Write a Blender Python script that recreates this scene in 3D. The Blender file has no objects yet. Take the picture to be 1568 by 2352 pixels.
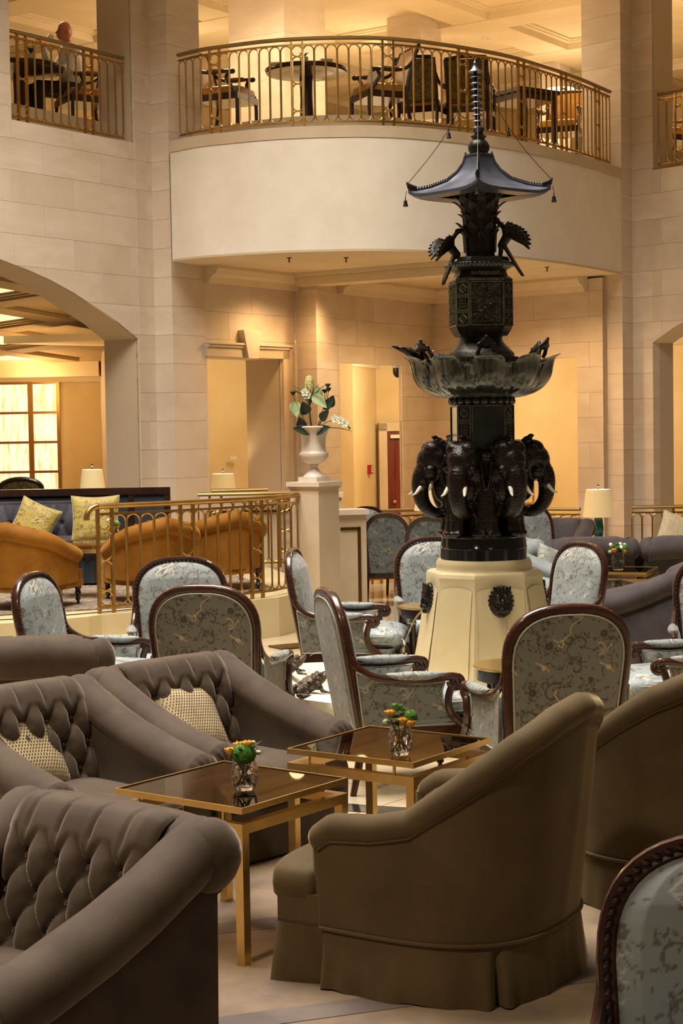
import bpy, bmesh, math, random
import numpy as np
from mathutils import Vector, Matrix, noise

random.seed(7)
SC = bpy.context.scene
COL = SC.collection
PI = math.pi

# ------------------------------------------------------------------ camera
def make_camera():
    P, R = math.radians(2.9), math.radians(.937)
    fwd = Vector((0, math.cos(P), -math.sin(P)))
    r0 = Vector((1, 0, 0)); u0 = r0.cross(fwd)
    right = math.cos(R) * r0 - math.sin(R) * u0
    up = math.sin(R) * r0 + math.cos(R) * u0
    cd = bpy.data.cameras.new('camera'); cd.lens = 3900 / 2352 * 36; cd.sensor_width = 36
    cd.clip_start = .05; cd.clip_end = 300
    c = bpy.data.objects.new('camera', cd); COL.objects.link(c)
    m = Matrix((right, up, -fwd)).transposed().to_4x4(); m.translation = (0, 0, 1.85)
    c.matrix_world = m
    SC.camera = c
make_camera()

# ------------------------------------------------------------------ world, daylight from the atrium roof, exposure
w = bpy.data.worlds.new('world'); SC.world = w; w.use_nodes = True
w.node_tree.nodes['Background'].inputs[0].default_value = (1.0, .80, .58, 1)
w.node_tree.nodes['Background'].inputs[1].default_value = .085
SC.view_settings.view_transform = 'Standard'; SC.view_settings.look = 'None'
SC.view_settings.exposure = 0.08; SC.view_settings.gamma = 1.0
SC.view_settings.use_curve_mapping = False

def area(name, loc, size, power, col, target=None, sy=None):
    d = bpy.data.lights.new(name, 'AREA'); d.energy = power; d.color = col; d.size = size
    if sy: d.shape = 'RECTANGLE'; d.size_y = sy
    o = bpy.data.objects.new(name, d); COL.objects.link(o); o.location = loc
    if target is not None:
        o.rotation_euler = (Vector(target) - Vector(loc)).to_track_quat('-Z', 'Y').to_euler()
    return o
def lamp(name, loc, power, col, r=.08, spot=None, target=None):
    d = bpy.data.lights.new(name, 'SPOT' if spot else 'POINT'); d.energy = power; d.color = col; d.shadow_soft_size = r
    if spot: d.spot_size = math.radians(spot); d.spot_blend = .8
    o = bpy.data.objects.new(name, d); COL.objects.link(o); o.location = loc
    if target is not None:
        o.rotation_euler = (Vector(target) - Vector(loc)).to_track_quat('-Z', 'Y').to_euler()
    return o
WARM = (1.0, .63, .29)
# the glazed roof over the lobby
area('atrium_skylight', (-2.2, 10.5, 12.5), 7.5, 3700, (1.0, .92, .83), (-2.2, 10.5, 0), 8.5)
# unseen warm spots added above the near side to lift the dark foreground
lamp('near_fill_spot', (-3.6, 1.0, 7.6), 1350, (1, .80, .55), .35, 46, (-1.0, 5.8, .4))
lamp('near_fill_spot', (3.2, 2.2, 7.8), 200, (1, .80, .55), .35, 50, (.7, 8.8, .5))
# warm ceiling downlights under the balcony, in the corridors, the lounge and the gallery
for x, y, p in ((.2, 21.2, 34), (1.5, 22.3, 34), (2.6, 21.9, 30), (-.6, 20.8, 22)):
    lamp('soffit_downlight', (x, y, 3.5), p * 2.4, WARM, .1, 165, (x, y, 0))
for x, y, p in ((-.9, 22.9, 52), (1.35, 26.3, 120), (3.6, 25.0, 50), (6.2, 24.2, 40)):
    lamp('corridor_light', (x, y, 2.6), p, (1, .80, .52), .2)
for x, y, p in ((-4.2, 23.2, 38), (-4.6, 25.8, 40), (-3.6, 21.2, 16)):
    lamp('lounge_light', (x, y, 2.5), p, (1, .62, .26), .25)
for x, y, p in ((-1.5, 22.6, 95), (1.0, 23.2, 110), (3.4, 24.2, 100), (.6, 28.0, 130), (-3.8, 21.8, 80), (5.6, 25.0, 120), (-2.5, 27.5, 110), (4.0, 29.0, 130)):
    lamp('gallery_light', (x, y, 7.9), p * 1.7, (1, .78, .50), .2, 165, (x, y, 0))
    lamp('gallery_fill', (x, y, 7.0), p * .42, (1, .76, .48), .3)  # added fill without a fixture, brightens the ceiling and chair edges

# ------------------------------------------------------------------ materials
def lin(h):
    if isinstance(h, str):
        h = h.lstrip('#'); c = [int(h[i:i + 2], 16) / 255 for i in (0, 2, 4)]
    else: c = list(h)
    return tuple(x / 12.92 if x <= .04045 else ((x + .055) / 1.055) ** 2.4 for x in c) + (1,)
MATS = {}
def mat(name, col, rough=.6, metal=0, spec=.5, sheen=0, sheen_tint=None, var=None, scale=8, stretch=(1, 1, 1), detail=5,
        bump=0, bscale=60, trans=0, ior=1.45, emit=None, estr=0, coat=0, attr=None, alpha=1, rvar=0, contrast=.5):
    m = bpy.data.materials.new(name); m.use_nodes = True; MATS[name] = m
    nt = m.node_tree; N = nt.nodes; L = nt.links; b = N['Principled BSDF']
    b.inputs['Base Color'].default_value = lin(col); b.inputs['Roughness'].default_value = rough
    b.inputs['Metallic'].default_value = metal; b.inputs['Specular IOR Level'].default_value = spec
    b.inputs['IOR'].default_value = ior; b.inputs['Transmission Weight'].default_value = trans
    b.inputs['Coat Weight'].default_value = coat; b.inputs['Alpha'].default_value = alpha
    if sheen:
        b.inputs['Sheen Weight'].default_value = sheen; b.inputs['Sheen Roughness'].default_value = .35
        if sheen_tint: b.inputs['Sheen Tint'].default_value = lin(sheen_tint)
    if emit: b.inputs['Emission Color'].default_value = lin(emit); b.inputs['Emission Strength'].default_value = estr
    tc = N.new('ShaderNodeTexCoord'); mp = N.new('ShaderNodeMapping'); mp.inputs['Scale'].default_value = stretch
    L.new(tc.outputs['Object'], mp.inputs['Vector'])
    if var:
        n = N.new('ShaderNodeTexNoise'); n.inputs['Scale'].default_value = scale; n.inputs['Detail'].default_value = detail
        n.inputs['Roughness'].default_value = .6
        L.new(mp.outputs[0], n.inputs['Vector'])
        r = N.new('ShaderNodeValToRGB'); r.color_ramp.elements[0].position = .5 - contrast / 2 * .7; r.color_ramp.elements[1].position = .5 + contrast / 2 * .7
        r.color_ramp.elements[0].color = lin(var[0]); r.color_ramp.elements[1].color = lin(var[1])
        L.new(n.outputs['Fac'], r.inputs['Fac']); L.new(r.outputs['Color'], b.inputs['Base Color'])
        if rvar:
            mm = N.new('ShaderNodeMapRange'); mm.inputs['To Min'].default_value = rough - rvar; mm.inputs['To Max'].default_value = rough + rvar
            L.new(n.outputs['Fac'], mm.inputs['Value']); L.new(mm.outputs[0], b.inputs['Roughness'])
    if attr:
        a = N.new('ShaderNodeVertexColor'); a.layer_name = attr; L.new(a.outputs['Color'], b.inputs['Base Color'])
    if bump:
        n2 = N.new('ShaderNodeTexNoise'); n2.inputs['Scale'].default_value = bscale; n2.inputs['Detail'].default_value = 3
        L.new(mp.outputs[0], n2.inputs['Vector'])
        bp = N.new('ShaderNodeBump'); bp.inputs['Strength'].default_value = bump; bp.inputs['Distance'].default_value = .01
        L.new(n2.outputs['Fac'], bp.inputs['Height']); L.new(bp.outputs[0], b.inputs['Normal'])
    return m
mat('stone', '#d5c4af', .55, var=('#cebba4', '#dbccb9'), scale=1.6, stretch=(1, 1, 2.2), bump=.03, bscale=30)
mat('stone_b', '#d1bfa9', .55, var=('#c9b69e', '#d8c8b4'), scale=1.3, stretch=(1.6, 1.6, .8), bump=.03, bscale=30)
mat('stone_c', '#d8c8b4', .5, var=('#d0bda6', '#decfbd'), scale=2.0, stretch=(.8, .8, 2.8), bump=.03, bscale=30)
mat('joint', '#c4b196', .8)
mat('stone_trim', '#cbb698', .5, var=('#c2ab8b', '#d0bea2'), scale=2)
mat('plaster', '#e6dccb', .75, var=('#e1d6c3', '#e9e0d0'), scale=3, bump=.02, bscale=80)
mat('cream_wall', '#d8c193', .8, var=('#d2b988', '#dcc79c'), scale=1.5)
mat('ceiling_paint', '#d9c9a8', .8, var=('#d4c3a0', '#dccdb0'), scale=1.5)
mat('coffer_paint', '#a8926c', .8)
mat('skylight', '#fff0cc', .5, emit='#ffe0a0', estr=1.1)
mat('downlight', '#fff6e0', .4, emit='#fff0d0', estr=25)
mat('onyx_frame', '#a87a3a', .35, metal=.6)
mat('brass', '#d4b06a', .26, metal=.82, var=('#caa45c', '#dcba78'), scale=6)
mat('brass_rail', '#bb9450', .34, metal=1, var=('#ab8442', '#c8a262'), scale=5)
mat('handrail', '#9a8252', .4, metal=.75)
mat('brass_dark', '#6e5426', .35, metal=1)
mat('wood', '#3d1e14', .28, var=('#30170e', '#4a2819'), scale=12, stretch=(1, 1, 6), coat=.35)
mat('wood_dark', '#2a1712', .3, var=('#20110d', '#331d15'), scale=10, coat=.25)
mat('door_wood', '#6e2a16', .35, var=('#5e2210', '#7c341c'), scale=3, stretch=(8, 8, .6))
mat('damask', '#7d8a8c', .5, attr='pattern', sheen=.25, spec=.35, bump=.08, bscale=500)
mat('damask_plain', '#7f8b8a', .5, sheen=.25, var=('#6f7a79', '#8e9896'), scale=40, bump=.1, bscale=300)
mat('yellow_damask', '#b9a35a', .55, attr='pattern', sheen=.3, bump=.08, bscale=400)
mat('velvet', '#463a31', .75, spec=.2, sheen=1.0, sheen_tint='#bcaaa0', var=('#43382f', '#564a3e'), scale=5, bump=.08, bscale=260)
mat('velvet_mauve', '#443c3b', .75, spec=.2, sheen=.8, sheen_tint='#a89c9c', var=('#463e3f', '#57504f'), scale=5, bump=.08, bscale=260)
mat('velvet_olive', '#51422b', .75, spec=.2, sheen=.85, sheen_tint='#ccb88c', var=('#4b3d28', '#5b4c34'), scale=4, bump=.08, bscale=260)
mat('velvet_blue', '#47454a', .75, spec=.2, sheen=.6, sheen_tint='#9a98a4', var=('#3f3d42', '#525057'), scale=5, bump=.06, bscale=200)
mat('velvet_silver', '#8d9494', .6, spec=.3, sheen=.6, sheen_tint='#dfe4e4', var=('#838a8a', '#989f9f'), scale=6)
mat('velvet_gold', '#8c5a1a', .7, spec=.2, sheen=.7, sheen_tint='#e0a858', var=('#7e4f14', '#9a6720'), scale=5, bump=.06, bscale=200)
mat('velvet_navy', '#2b2f36', .8, sheen=.4, sheen_tint='#7a8088', var=('#262a31', '#31363d'), scale=8)
mat('piping', '#4b3f30', .7, sheen=.4)
mat('piping_light', '#a7a390', .6)
mat('cushion_weave', '#c4b28c', .7, var=('#b8a680', '#cfbe9a'), scale=30, sheen=.3, bump=.1, bscale=200)
mat('cushion_dots', '#6a5638', .7)
mat('bronze', '#211a16', .25, metal=.5, spec=.6, var=('#1a1410', '#2d231d'), scale=9, bump=.45, bscale=80, rvar=.06)
mat('bronze_green', '#30332c', .18, metal=.4, spec=.7, coat=.5, var=('#262922', '#40443a'), scale=6, rvar=.08)
mat('bronze_dark', '#25211b', .38, metal=.55, var=('#1b1712', '#322c24'), scale=14, bump=.2, bscale=90)
mat('bronze_relief', '#3a372d', .36, metal=.7, var=('#282419', '#4a4638'), scale=30, bump=.15, bscale=90)
mat('bronze_lattice', '#67634f', .36, metal=.7, var=('#565240', '#77735c'), scale=20)
mat('roof_metal', '#5d606a', .33, metal=.55, var=('#50535d', '#6c707b'), scale=5, rvar=.05)
mat('black_granite', '#100d0b', .12, spec=.6, var=('#0b0908', '#1a1512'), scale=40)
mat('ivory', '#e8dfc8', .35)
mat('fountain_stone', '#d2bf94', .45, var=('#cbb788', '#d8c8a0'), scale=2.2, bump=.03, bscale=40)
mat('white_stone', '#dedac8', .4, var=('#cfc9b2', '#e6e3d6'), scale=4)
mat('urn_marble', '#d3c6b4', .4, var=('#cbbca8', '#dad0c0'), scale=5)
mat('frog_bronze', '#4b4034', .5, metal=.4, var=('#30271e', '#6b5c4a'), scale=40, bump=.8, bscale=50, contrast=.3)
mat('water', '#ffffff', .03, trans=1, ior=1.33, spec=.5)
mat('glass', '#fbf6ee', .02, trans=1, ior=1.45)
mat('smoked_glass', '#6a4a26', .015, trans=1, ior=1.45, spec=.6)
mat('carpet', '#837159', .95, var=('#736255', '#907c61'), scale=3.2, contrast=.5, bump=.15, bscale=300)
mat('carpet_band', '#6b5e58', .95, var=('#625650', '#746760'), scale=4, bump=.15, bscale=300)
mat('rug', '#8a7c6c', .95, var=('#6d6056', '#a08f7a'), scale=24, contrast=.25, bump=.3, bscale=120)
mat('marble', '#cdb996', .14, var=('#c4ae88', '#d6c5a6'), scale=1.4, detail=6)
mat('marble_dark', '#2b2723', .15)
mat('lampshade', '#cdb88c', .8, trans=0, emit='#e8c888', estr=.35)
mat('lampshade_lit', '#ffe9b0', .8, emit='#ffe2a0', estr=3.2)
mat('teal_glass', '#0e5a50', .12, spec=.7, coat=.5)
mat('red_plastic', '#a01818', .4)
mat('white_plastic', '#d8d4c8', .4)
mat('black_plastic', '#141414', .35)
mat('leather_gold', '#a5742a', .4, var=('#96671f', '#b58338'), scale=9, spec=.4)
mat('olive_fabric', '#5c4f2a', .7, var=('#4c4122', '#74673c'), scale=30, contrast=.25)
mat('skin', '#b9735a', .5)
mat('shirt', '#d8d8d6', .8, var=('#c2c2c4', '#e4e4e2'), scale=60, contrast=.25)
mat('trousers', '#2b2a2c', .8)
mat('linen', '#e3dccc', .8)
mat('porcelain', '#ece8de', .2)
mat('leaf', '#2f4a22', .5, var=('#253c1a', '#3d5a2c'), scale=20)
mat('leaf_dark', '#22301f', .5)
mat('leaf_light', '#9aa878', .5, var=('#8c9b68', '#a9b68a'), scale=15)
mat('moss', '#3f6a1e', .8, var=('#2f5414', '#548a2a'), scale=60, bump=.8, bscale=150)
mat('rose', '#e0a12a', .6, var=('#d18d1c', '#edb84a'), scale=30)
mat('berry', '#d9d3b0', .4)
mat('petal_white', '#e2e4d0', .5)
mat('stem', '#4a5230', .6)
mat('protea', '#b5ad6a', .8, var=('#9a9450', '#c6c084'), scale=70, contrast=.25, bump=.8, bscale=90)
# backlit onyx: veined panel
def onyx():
    m = mat('onyx', '#ffe9b8', .4); nt = m.node_tree; N = nt.nodes; L = nt.links; b = N['Principled BSDF']
    tc = N.new('ShaderNodeTexCoord'); mp = N.new('ShaderNodeMapping'); mp.inputs['Scale'].default_value = (5, 5, .7)
    L.new(tc.outputs['Object'], mp.inputs[0])
    n = N.new('ShaderNodeTexNoise'); n.inputs['Scale'].default_value = 2.6; n.inputs['Detail'].default_value = 9; n.inputs['Distortion'].default_value = .6
    L.new(mp.outputs[0], n.inputs['Vector'])
    r = N.new('ShaderNodeValToRGB'); e = r.color_ramp.elements
    e[0].position = .30; e[0].color = lin('#e0b060'); e[1].position = .55; e[1].color = lin('#fff3d2')
    L.new(n.outputs['Fac'], r.inputs[0]); L.new(r.outputs[0], b.inputs['Emission Color']); L.new(r.outputs[0], b.inputs['Base Color'])
    b.inputs['Emission Strength'].default_value = .95
onyx()

# ------------------------------------------------------------------ mesh helpers
def tag(o, label=None, cat=None, group=None, kind=None):
    if label: o['label'] = label
    if cat: o['category'] = cat
    if group: o['group'] = group
    if kind: o['kind'] = kind
    return o
def thing(name, label, cat, loc=(0, 0, 0), rz=0, group=None, kind=None):
    o = bpy.data.objects.new(name, None); COL.objects.link(o); o.location = loc; o.rotation_euler = (0, 0, rz)
    o.empty_display_size = .1
    return tag(o, label, cat, group, kind)
def link(name, me, parent=None, loc=None, rot=None):
    o = bpy.data.objects.new(name, me); COL.objects.link(o); o.parent = parent
    if loc is not None: o.location = loc
    if rot is not None: o.rotation_euler = rot
    return o
def copy_tree(o, parent=None):
    c = o.copy(); COL.objects.link(c); c.parent = parent
    for ch in list(o.children): copy_tree(ch, c)
    return c
def dup(o, label, loc, rz, group=None):
    c = copy_tree(o); c.location = loc; c.rotation_euler = (0, 0, rz); c['label'] = label
    if group: c['group'] = group
    return c
class MB:
    def __init__(s): s.v = []; s.f = []; s.c = None
    def add(s, v, f):
        o = len(s.v); s.v += [tuple(p) for p in v]; s.f += [tuple(i + o for i in q) for q in f]; return s
    def box(s, c, d, rz=0, rx=0, ry=0, taper=1):
        h = [x / 2 for x in d]; M = Matrix.Rotation(rz, 3, 'Z') @ Matrix.Rotation(ry, 3, 'Y') @ Matrix.Rotation(rx, 3, 'X')
        vs = []
        for k in (-1, 1):
            t = taper if k < 0 else 1
            for i, j in ((-1, -1), (1, -1), (1, 1), (-1, 1)):
                vs.append(Vector(c) + M @ Vector((i * h[0] * t, j * h[1] * t, k * h[2])))
        return s.add(vs, [(3, 2, 1, 0), (4, 5, 6, 7), (0, 1, 5, 4), (1, 2, 6, 5), (2, 3, 7, 6), (3, 0, 4, 7)])
    def prism(s, poly, z0, z1):
        n = len(poly)
        a = sum(poly[i][0] * poly[(i + 1) % n][1] - poly[(i + 1) % n][0] * poly[i][1] for i in range(n))
        if a < 0: poly = poly[::-1]
        vs = [(x, y, z0) for x, y in poly] + [(x, y, z1) for x, y in poly]
        return s.add(vs, [tuple(range(n))[::-1], tuple(range(n, 2 * n))] + [(i, (i + 1) % n, n + (i + 1) % n, n + i) for i in range(n)])
    def grid(s, P, cu=False, cv=False):
        nu, nv = len(P), len(P[0]); vs = [p for r in P for p in r]; fs = []
        for i in range(nu if cu else nu - 1):
            for j in range(nv if cv else nv - 1):
                a = i * nv + j; b = i * nv + (j + 1) % nv; c = ((i + 1) % nu) * nv + (j + 1) % nv; d = ((i + 1) % nu) * nv + j
                fs.append((a, d, c, b))
        return s.add(vs, fs)
    def loft(s, rings, closed=True, caps=True):
        o = len(s.v); n = len(rings[0]); s.grid(rings, cv=closed)
        if caps:
            s.f.append(tuple(o + i for i in range(n))); s.f.append(tuple(o + (len(rings) - 1) * n + i for i in range(n))[::-1])
        return s
    def tube(s, path, r, n=8, caps=True, closed=False, flat=1.0, up=None):
        path = [Vector(p) for p in path]; m = len(path); rs = r if isinstance(r, (list, tuple)) else [r] * m
        T = []
        for i in range(m):
            a = path[(i - 1) % m] if (closed or i > 0) else path[i]; b = path[(i + 1) % m] if (closed or i < m - 1) else path[i]
            T.append((b - a).normalized() if (b - a).length > 1e-9 else Vector((0, 0, 1)))
        N0 = Vector(up) if up else (Vector((0, 0, 1)) if abs(T[0].z) < .9 else Vector((1, 0, 0)))
        rings = []
        for i in range(m):
            N0 = (N0 - T[i] * N0.dot(T[i]))
            if N0.length < 1e-6: N0 = T[i].orthogonal()
            N0.normalize(); B = T[i].cross(N0)
            rings.append([path[i] + (N0 * math.cos(2 * PI * k / n) * flat + B * math.sin(2 * PI * k / n)) * rs[i] for k in range(n)])
        o = len(s.v); s.grid(rings, cu=closed, cv=True)
        if caps and not closed:
            s.f.append(tuple(o + k for k in range(n))); s.f.append(tuple(o + (m - 1) * n + k for k in range(n))[::-1])
        return s
    def sweep(s, path, sec, normals, binormal=None, closed=False, caps=True):
        # sec: list of (a,b); a along normals[i], b along binormal(s)
        rings = []
        for i, p in enumerate(path):
            p = Vector(p); nn = Vector(normals[i]); bb = Vector(binormal[i]) if isinstance(binormal, list) else Vector(binormal)
            rings.append([p + nn * a + bb * b for a, b in sec])
        o = len(s.v); s.grid(rings, cu=closed, cv=True); n = len(sec)
        if caps and not closed:
            s.f.append(tuple(o + k for k in range(n))); s.f.append(tuple(o + (len(path) - 1) * n + k for k in range(n))[::-1])
        return s
    def lathe(s, prof, n=24, c=(0, 0, 0), lobes=None, ang0=0):
        rings = []
        for r, z in prof:
            rings.append([(c[0] + (r * (lobes(2 * PI * k / n, r, z) if lobes else 1)) * math.cos(ang0 + 2 * PI * k / n),
                           c[1] + (r * (lobes(2 * PI * k / n, r, z) if lobes else 1)) * math.sin(ang0 + 2 * PI * k / n), c[2] + z) for k in range(n)])
        o = len(s.v); s.grid(rings, cv=True)
        if prof[0][0] > 1e-4: s.f.append(tuple(o + k for k in range(n)))
        if prof[-1][0] > 1e-4: s.f.append(tuple(o + (len(prof) - 1) * n + k for k in range(n))[::-1])
        return s
    def ball(s, c, r, nu=12, nv=8, M=None, e1=1, e2=1):
        if not isinstance(r, (tuple, list)): r = (r, r, r)
        sp = lambda x, e: math.copysign(abs(x) ** e, x)
        rings = []
        for j in range(nv + 1):
            ph = -PI / 2 + PI * j / nv; ph = max(-PI / 2 + .02, min(PI / 2 - .02, ph))
            ring = []
            for i in range(nu):
                th = 2 * PI * i / nu
                p = Vector((r[0] * sp(math.cos(ph), e1) * sp(math.cos(th), e2), r[1] * sp(math.cos(ph), e1) * sp(math.sin(th), e2), r[2] * sp(math.sin(ph), e1)))
                if M is not None: p = M @ p
                ring.append(Vector(c) + p)
            rings.append(ring)
        return s.loft(rings)
    def capsule(s, p0, r0, p1, r1, n=12):
        p0, p1 = Vector(p0), Vector(p1); path = []; rr = []; d = p1 - p0; L = max(d.length, 1e-6); d = d / L
        for a in (-80, -50, -20): path.append(p0 + d * (r0 * math.sin(math.radians(a)))); rr.append(r0 * math.cos(math.radians(a)))
        for a in (20, 50, 80): path.append(p1 + d * (r1 * math.sin(math.radians(a)))); rr.append(r1 * math.cos(math.radians(a)))
        return s.tube(path, rr, n)
    def mesh(s, name, smooth=True, ang=40):
        me = bpy.data.meshes.new(name); me.from_pydata([tuple(v) for v in s.v], [], s.f); me.validate()
        bm = bmesh.new(); bm.from_mesh(me); bmesh.ops.recalc_face_normals(bm, faces=bm.faces); bm.to_mesh(me); bm.free()
        if smooth:
            me.polygons.foreach_set('use_smooth', [True] * len(me.polygons)); me.set_sharp_from_angle(angle=math.radians(ang))
        return me
    def build(s, name, m, parent=None, smooth=True, ang=40, loc=None, rot=None):
        me = s.mesh(name, smooth, ang); me.materials.append(MATS[m]); return link(name, me, parent, loc, rot)
def blob(name, fill, m, parent=None, voxel=.01, smooth=3, loc=None, rot=None, ang=80):
    """one continuous surface grown round the overlapping volumes that fill(MB) adds"""
    b = MB(); fill(b); me = bpy.data.meshes.new(name + '_t'); me.from_pydata([tuple(v) for v in b.v], [], b.f)
    bm = bmesh.new(); bm.from_mesh(me); bmesh.ops.recalc_face_normals(bm, faces=bm.faces); bm.to_mesh(me); bm.free()
    t = bpy.data.objects.new('t', me); COL.objects.link(t)
    r = t.modifiers.new('r', 'REMESH'); r.mode = 'VOXEL'; r.voxel_size = voxel
    if smooth: q = t.modifiers.new('s', 'SMOOTH'); q.factor = .5; q.iterations = smooth
    dg = bpy.context.evaluated_depsgraph_get(); out = bpy.data.meshes.new_from_object(t.evaluated_get(dg))
    bpy.data.objects.remove(t); bpy.data.meshes.remove(me)
    out.name = name; out.materials.clear(); out.materials.append(MATS[m])
    out.polygons.foreach_set('use_smooth', [True] * len(out.polygons))
    return link(name, out, parent, loc, rot)
def rot2(p, a): return (p[0] * math.cos(a) - p[1] * math.sin(a), p[0] * math.sin(a) + p[1] * math.cos(a))
def interp(xs, ys, x):
    return float(np.interp(x, xs, ys))
def spline(pts, n=8):
    """Catmull-Rom through pts"""
    P = [Vector(p) for p in pts]; P = [P[0] * 2 - P[1]] + P + [P[-1] * 2 - P[-2]]; out = []
    for i in range(1, len(P) - 2):
        for k in range(n):
            t = k / n; a, b, c, d = P[i - 1], P[i], P[i + 1], P[i + 2]
            out.append(.5 * ((2 * b) + (c - a) * t + (2 * a - 5 * b + 4 * c - d) * t * t + (3 * b - a - 3 * c + d) * t ** 3))
    out.append(P[-2]); return out

# ------------------------------------------------------------------ the building
from mathutils.geometry import tessellate_polygon
def plate_bm(loops, y0, y1):
    """solid plate: loops = [outline, hole, ...] of (s, z); thickness from local y0 to y1"""
    vs = []; fs = []
    flat = [p for l in loops for p in l]; n = len(flat)
    tri = tessellate_polygon([[Vector((a, b, 0)) for a, b in l] for l in loops])
    vs = [(a, y0, b) for a, b in flat] + [(a, y1, b) for a, b in flat]
    for t in tri: fs.append(tuple(t)); fs.append(tuple(i + n for i in reversed(t)))
    o = 0
    for l in loops:
        m = len(l)
        for i in range(m): a, b = o + i, o + (i + 1) % m; fs.append((a, b, b + n, a + n))
        o += m
    me = bpy.data.meshes.new('t'); me.from_pydata(vs, [], fs); bm = bmesh.new(); bm.from_mesh(me); bpy.data.meshes.remove(me)
    bmesh.ops.remove_doubles(bm, verts=bm.verts, dist=1e-5); bmesh.ops.recalc_face_normals(bm, faces=bm.faces)
    return bm
STONES = ('stone', 'stone_b', 'stone_c')
def masonry(name, o, d, loops, thick, label, ch=.335, bw=.92, z_off=0, m='stone', clad=True, zmin=-9, smin=-99, smax=99):
    """wall with its own stone blocks: frame s along d, z up, local +y into the wall"""
    L = math.hypot(*d); rz = math.atan2(d[1], d[0])
    bm = plate_bm(loops, .014 if clad else 0, thick); me = bpy.data.meshes.new(name); bm.to_mesh(me); bm.free()
    me.materials.append(MATS['joint' if clad else m])
    w = link(name, me, None, (o[0], o[1], 0), (0, 0, rz)); tag(w, label, 'wall', kind='structure')
    if not clad: return w
    flat_ = [p for l in loops for p in l]; tri = tessellate_polygon([[Vector((a, b, 0)) for a, b in l] for l in loops])
    tm_ = bpy.data.meshes.new('t'); tm_.from_pydata([(a, 0, b) for a, b in flat_], [], [tuple(t) for t in tri]); thin = bmesh.new(); thin.from_mesh(tm_); bpy.data.meshes.remove(tm_)
    s0 = min(p[0] for p in loops[0]); s1 = max(p[0] for p in loops[0]); z0 = min(p[1] for p in loops[0]); z1 = max(p[1] for p in loops[0])
    k = 0; z = z0 - (z_off % ch)
    rnd = random.Random(name)
    while z < z1 - .01:
        s = s0 - (bw / 2 if k % 2 else 0)
        while s < s1 - .01:
            bwid = bw
            if z + ch > zmin and s + bw > smin and s < smax:
                b2 = thin.copy(); g = .0014
                for co, no in (((s + g, 0, 0), (-1, 0, 0)), ((s + bwid - g, 0, 0), (1, 0, 0)), ((0, 0, z + g), (0, 0, -1)), ((0, 0, z + ch - g), (0, 0, 1))):
                    bmesh.ops.bisect_plane(b2, geom=b2.verts[:] + b2.edges[:] + b2.faces[:], plane_co=co, plane_no=no, clear_outer=True)
                    if not b2.faces: break
                if len(b2.faces):
                    bmesh.ops.dissolve_limit(b2, angle_limit=.01, verts=b2.verts[:], edges=b2.edges[:])
                    ex = bmesh.ops.extrude_face_region(b2, geom=b2.faces[:])
                    bmesh.ops.translate(b2, verts=[v for v in ex['geom'] if isinstance(v, bmesh.types.BMVert)], vec=(0, .03, 0))
                    bmesh.ops.recalc_face_normals(b2, faces=b2.faces)
                    me = bpy.data.meshes.new('stone_block'); b2.to_mesh(me); me.materials.append(MATS[rnd.choice(STONES)])
                    link('stone_block', me, w, (0, rnd.uniform(-.0008, .0008), 0))
                b2.free()
            s += bwid
        z += ch; k += 1
    thin.free(); return w
def pillar(name, poly, z0, z1, label, ch=.335, off=0):
    """pier of full stone courses on a core"""
    cx = sum(p[0] for p in poly) / len(poly); cy = sum(p[1] for p in poly) / len(poly)
    P = [(x - cx, y - cy) for x, y in poly]; n = len(P)
    a = sum(P[i][0] * P[(i + 1) % n][1] - P[(i + 1) % n][0] * P[i][1] for i in range(n))
    if a < 0: P = P[::-1]
    def inset(e):
        out = []
        for i in range(n):
            a, b, c = Vector(P[i - 1]), Vector(P[i]), Vector(P[(i + 1) % n])
            n1 = Vector((-(b - a).y, (b - a).x)).normalized(); n2 = Vector((-(c - b).y, (c - b).x)).normalized()
            k = (n1 + n2); k = k / max(.3, k.dot(n1)); out.append((b.x + k.x * e, b.y + k.y * e))
        return out
    core = MB().prism(inset(.010), z0, z1).build(name, 'joint', None, smooth=False, loc=(cx, cy, 0)); tag(core, label, 'pillar', kind='structure')
    z = z0 - off % ch; k = 0; rnd = random.Random(name); cache = {}
    while z < z1 - .02:
        a, b = max(z, z0), min(z + ch, z1)
        key = (round(b - a, 4), rnd.randrange(3))
        if key not in cache:
            me = MB().prism(P, .0013, b - a - .0013).mesh('stone_block', smooth=False); me.materials.append(MATS[STONES[key[1]]]); cache[key] = me
        link('stone_block', cache[key], core, (0, 0, a)); z += ch
    return core
U = (.5707, .8212); V = (.8212, -.5707)
# --- left wall: wide arch below, gallery opening above (frame: s from the arch spring, along U)
arch = [(0.0, 2.90), (-.34, 3.083), (-.70, 3.232), (-1.05, 3.374), (-1.39, 3.488), (-1.75, 3.582), (-2.15, 3.665), (-2.55, 3.70), (-2.95, 3.70),
        (-3.35, 3.665), (-3.75, 3.582), (-4.11, 3.488), (-4.45, 3.374), (-4.8, 3.232), (-5.16, 3.083), (-5.5, 2.90)]
hole_arch = [(0, 0.0)] + arch + [(-5.5, 0.0)]
hole_up = [(0, 5.15), (0, 8.6), (-1.93, 8.6), (-1.93, 5.15)]
outline = [(.305, 0), (.305, 9.2), (-7, 9.2), (-7, 0), (-5.5, 0)] + [(-5.5, 2.90)] + arch[::-1][1:] + [(0, 0)]
masonry('wall_left', (-2.325, 19.77), U, [outline, hole_up], .53, 'pale stone wall with the wide arch and a gallery opening above it', z_off=.07, smin=-2.6)
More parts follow.
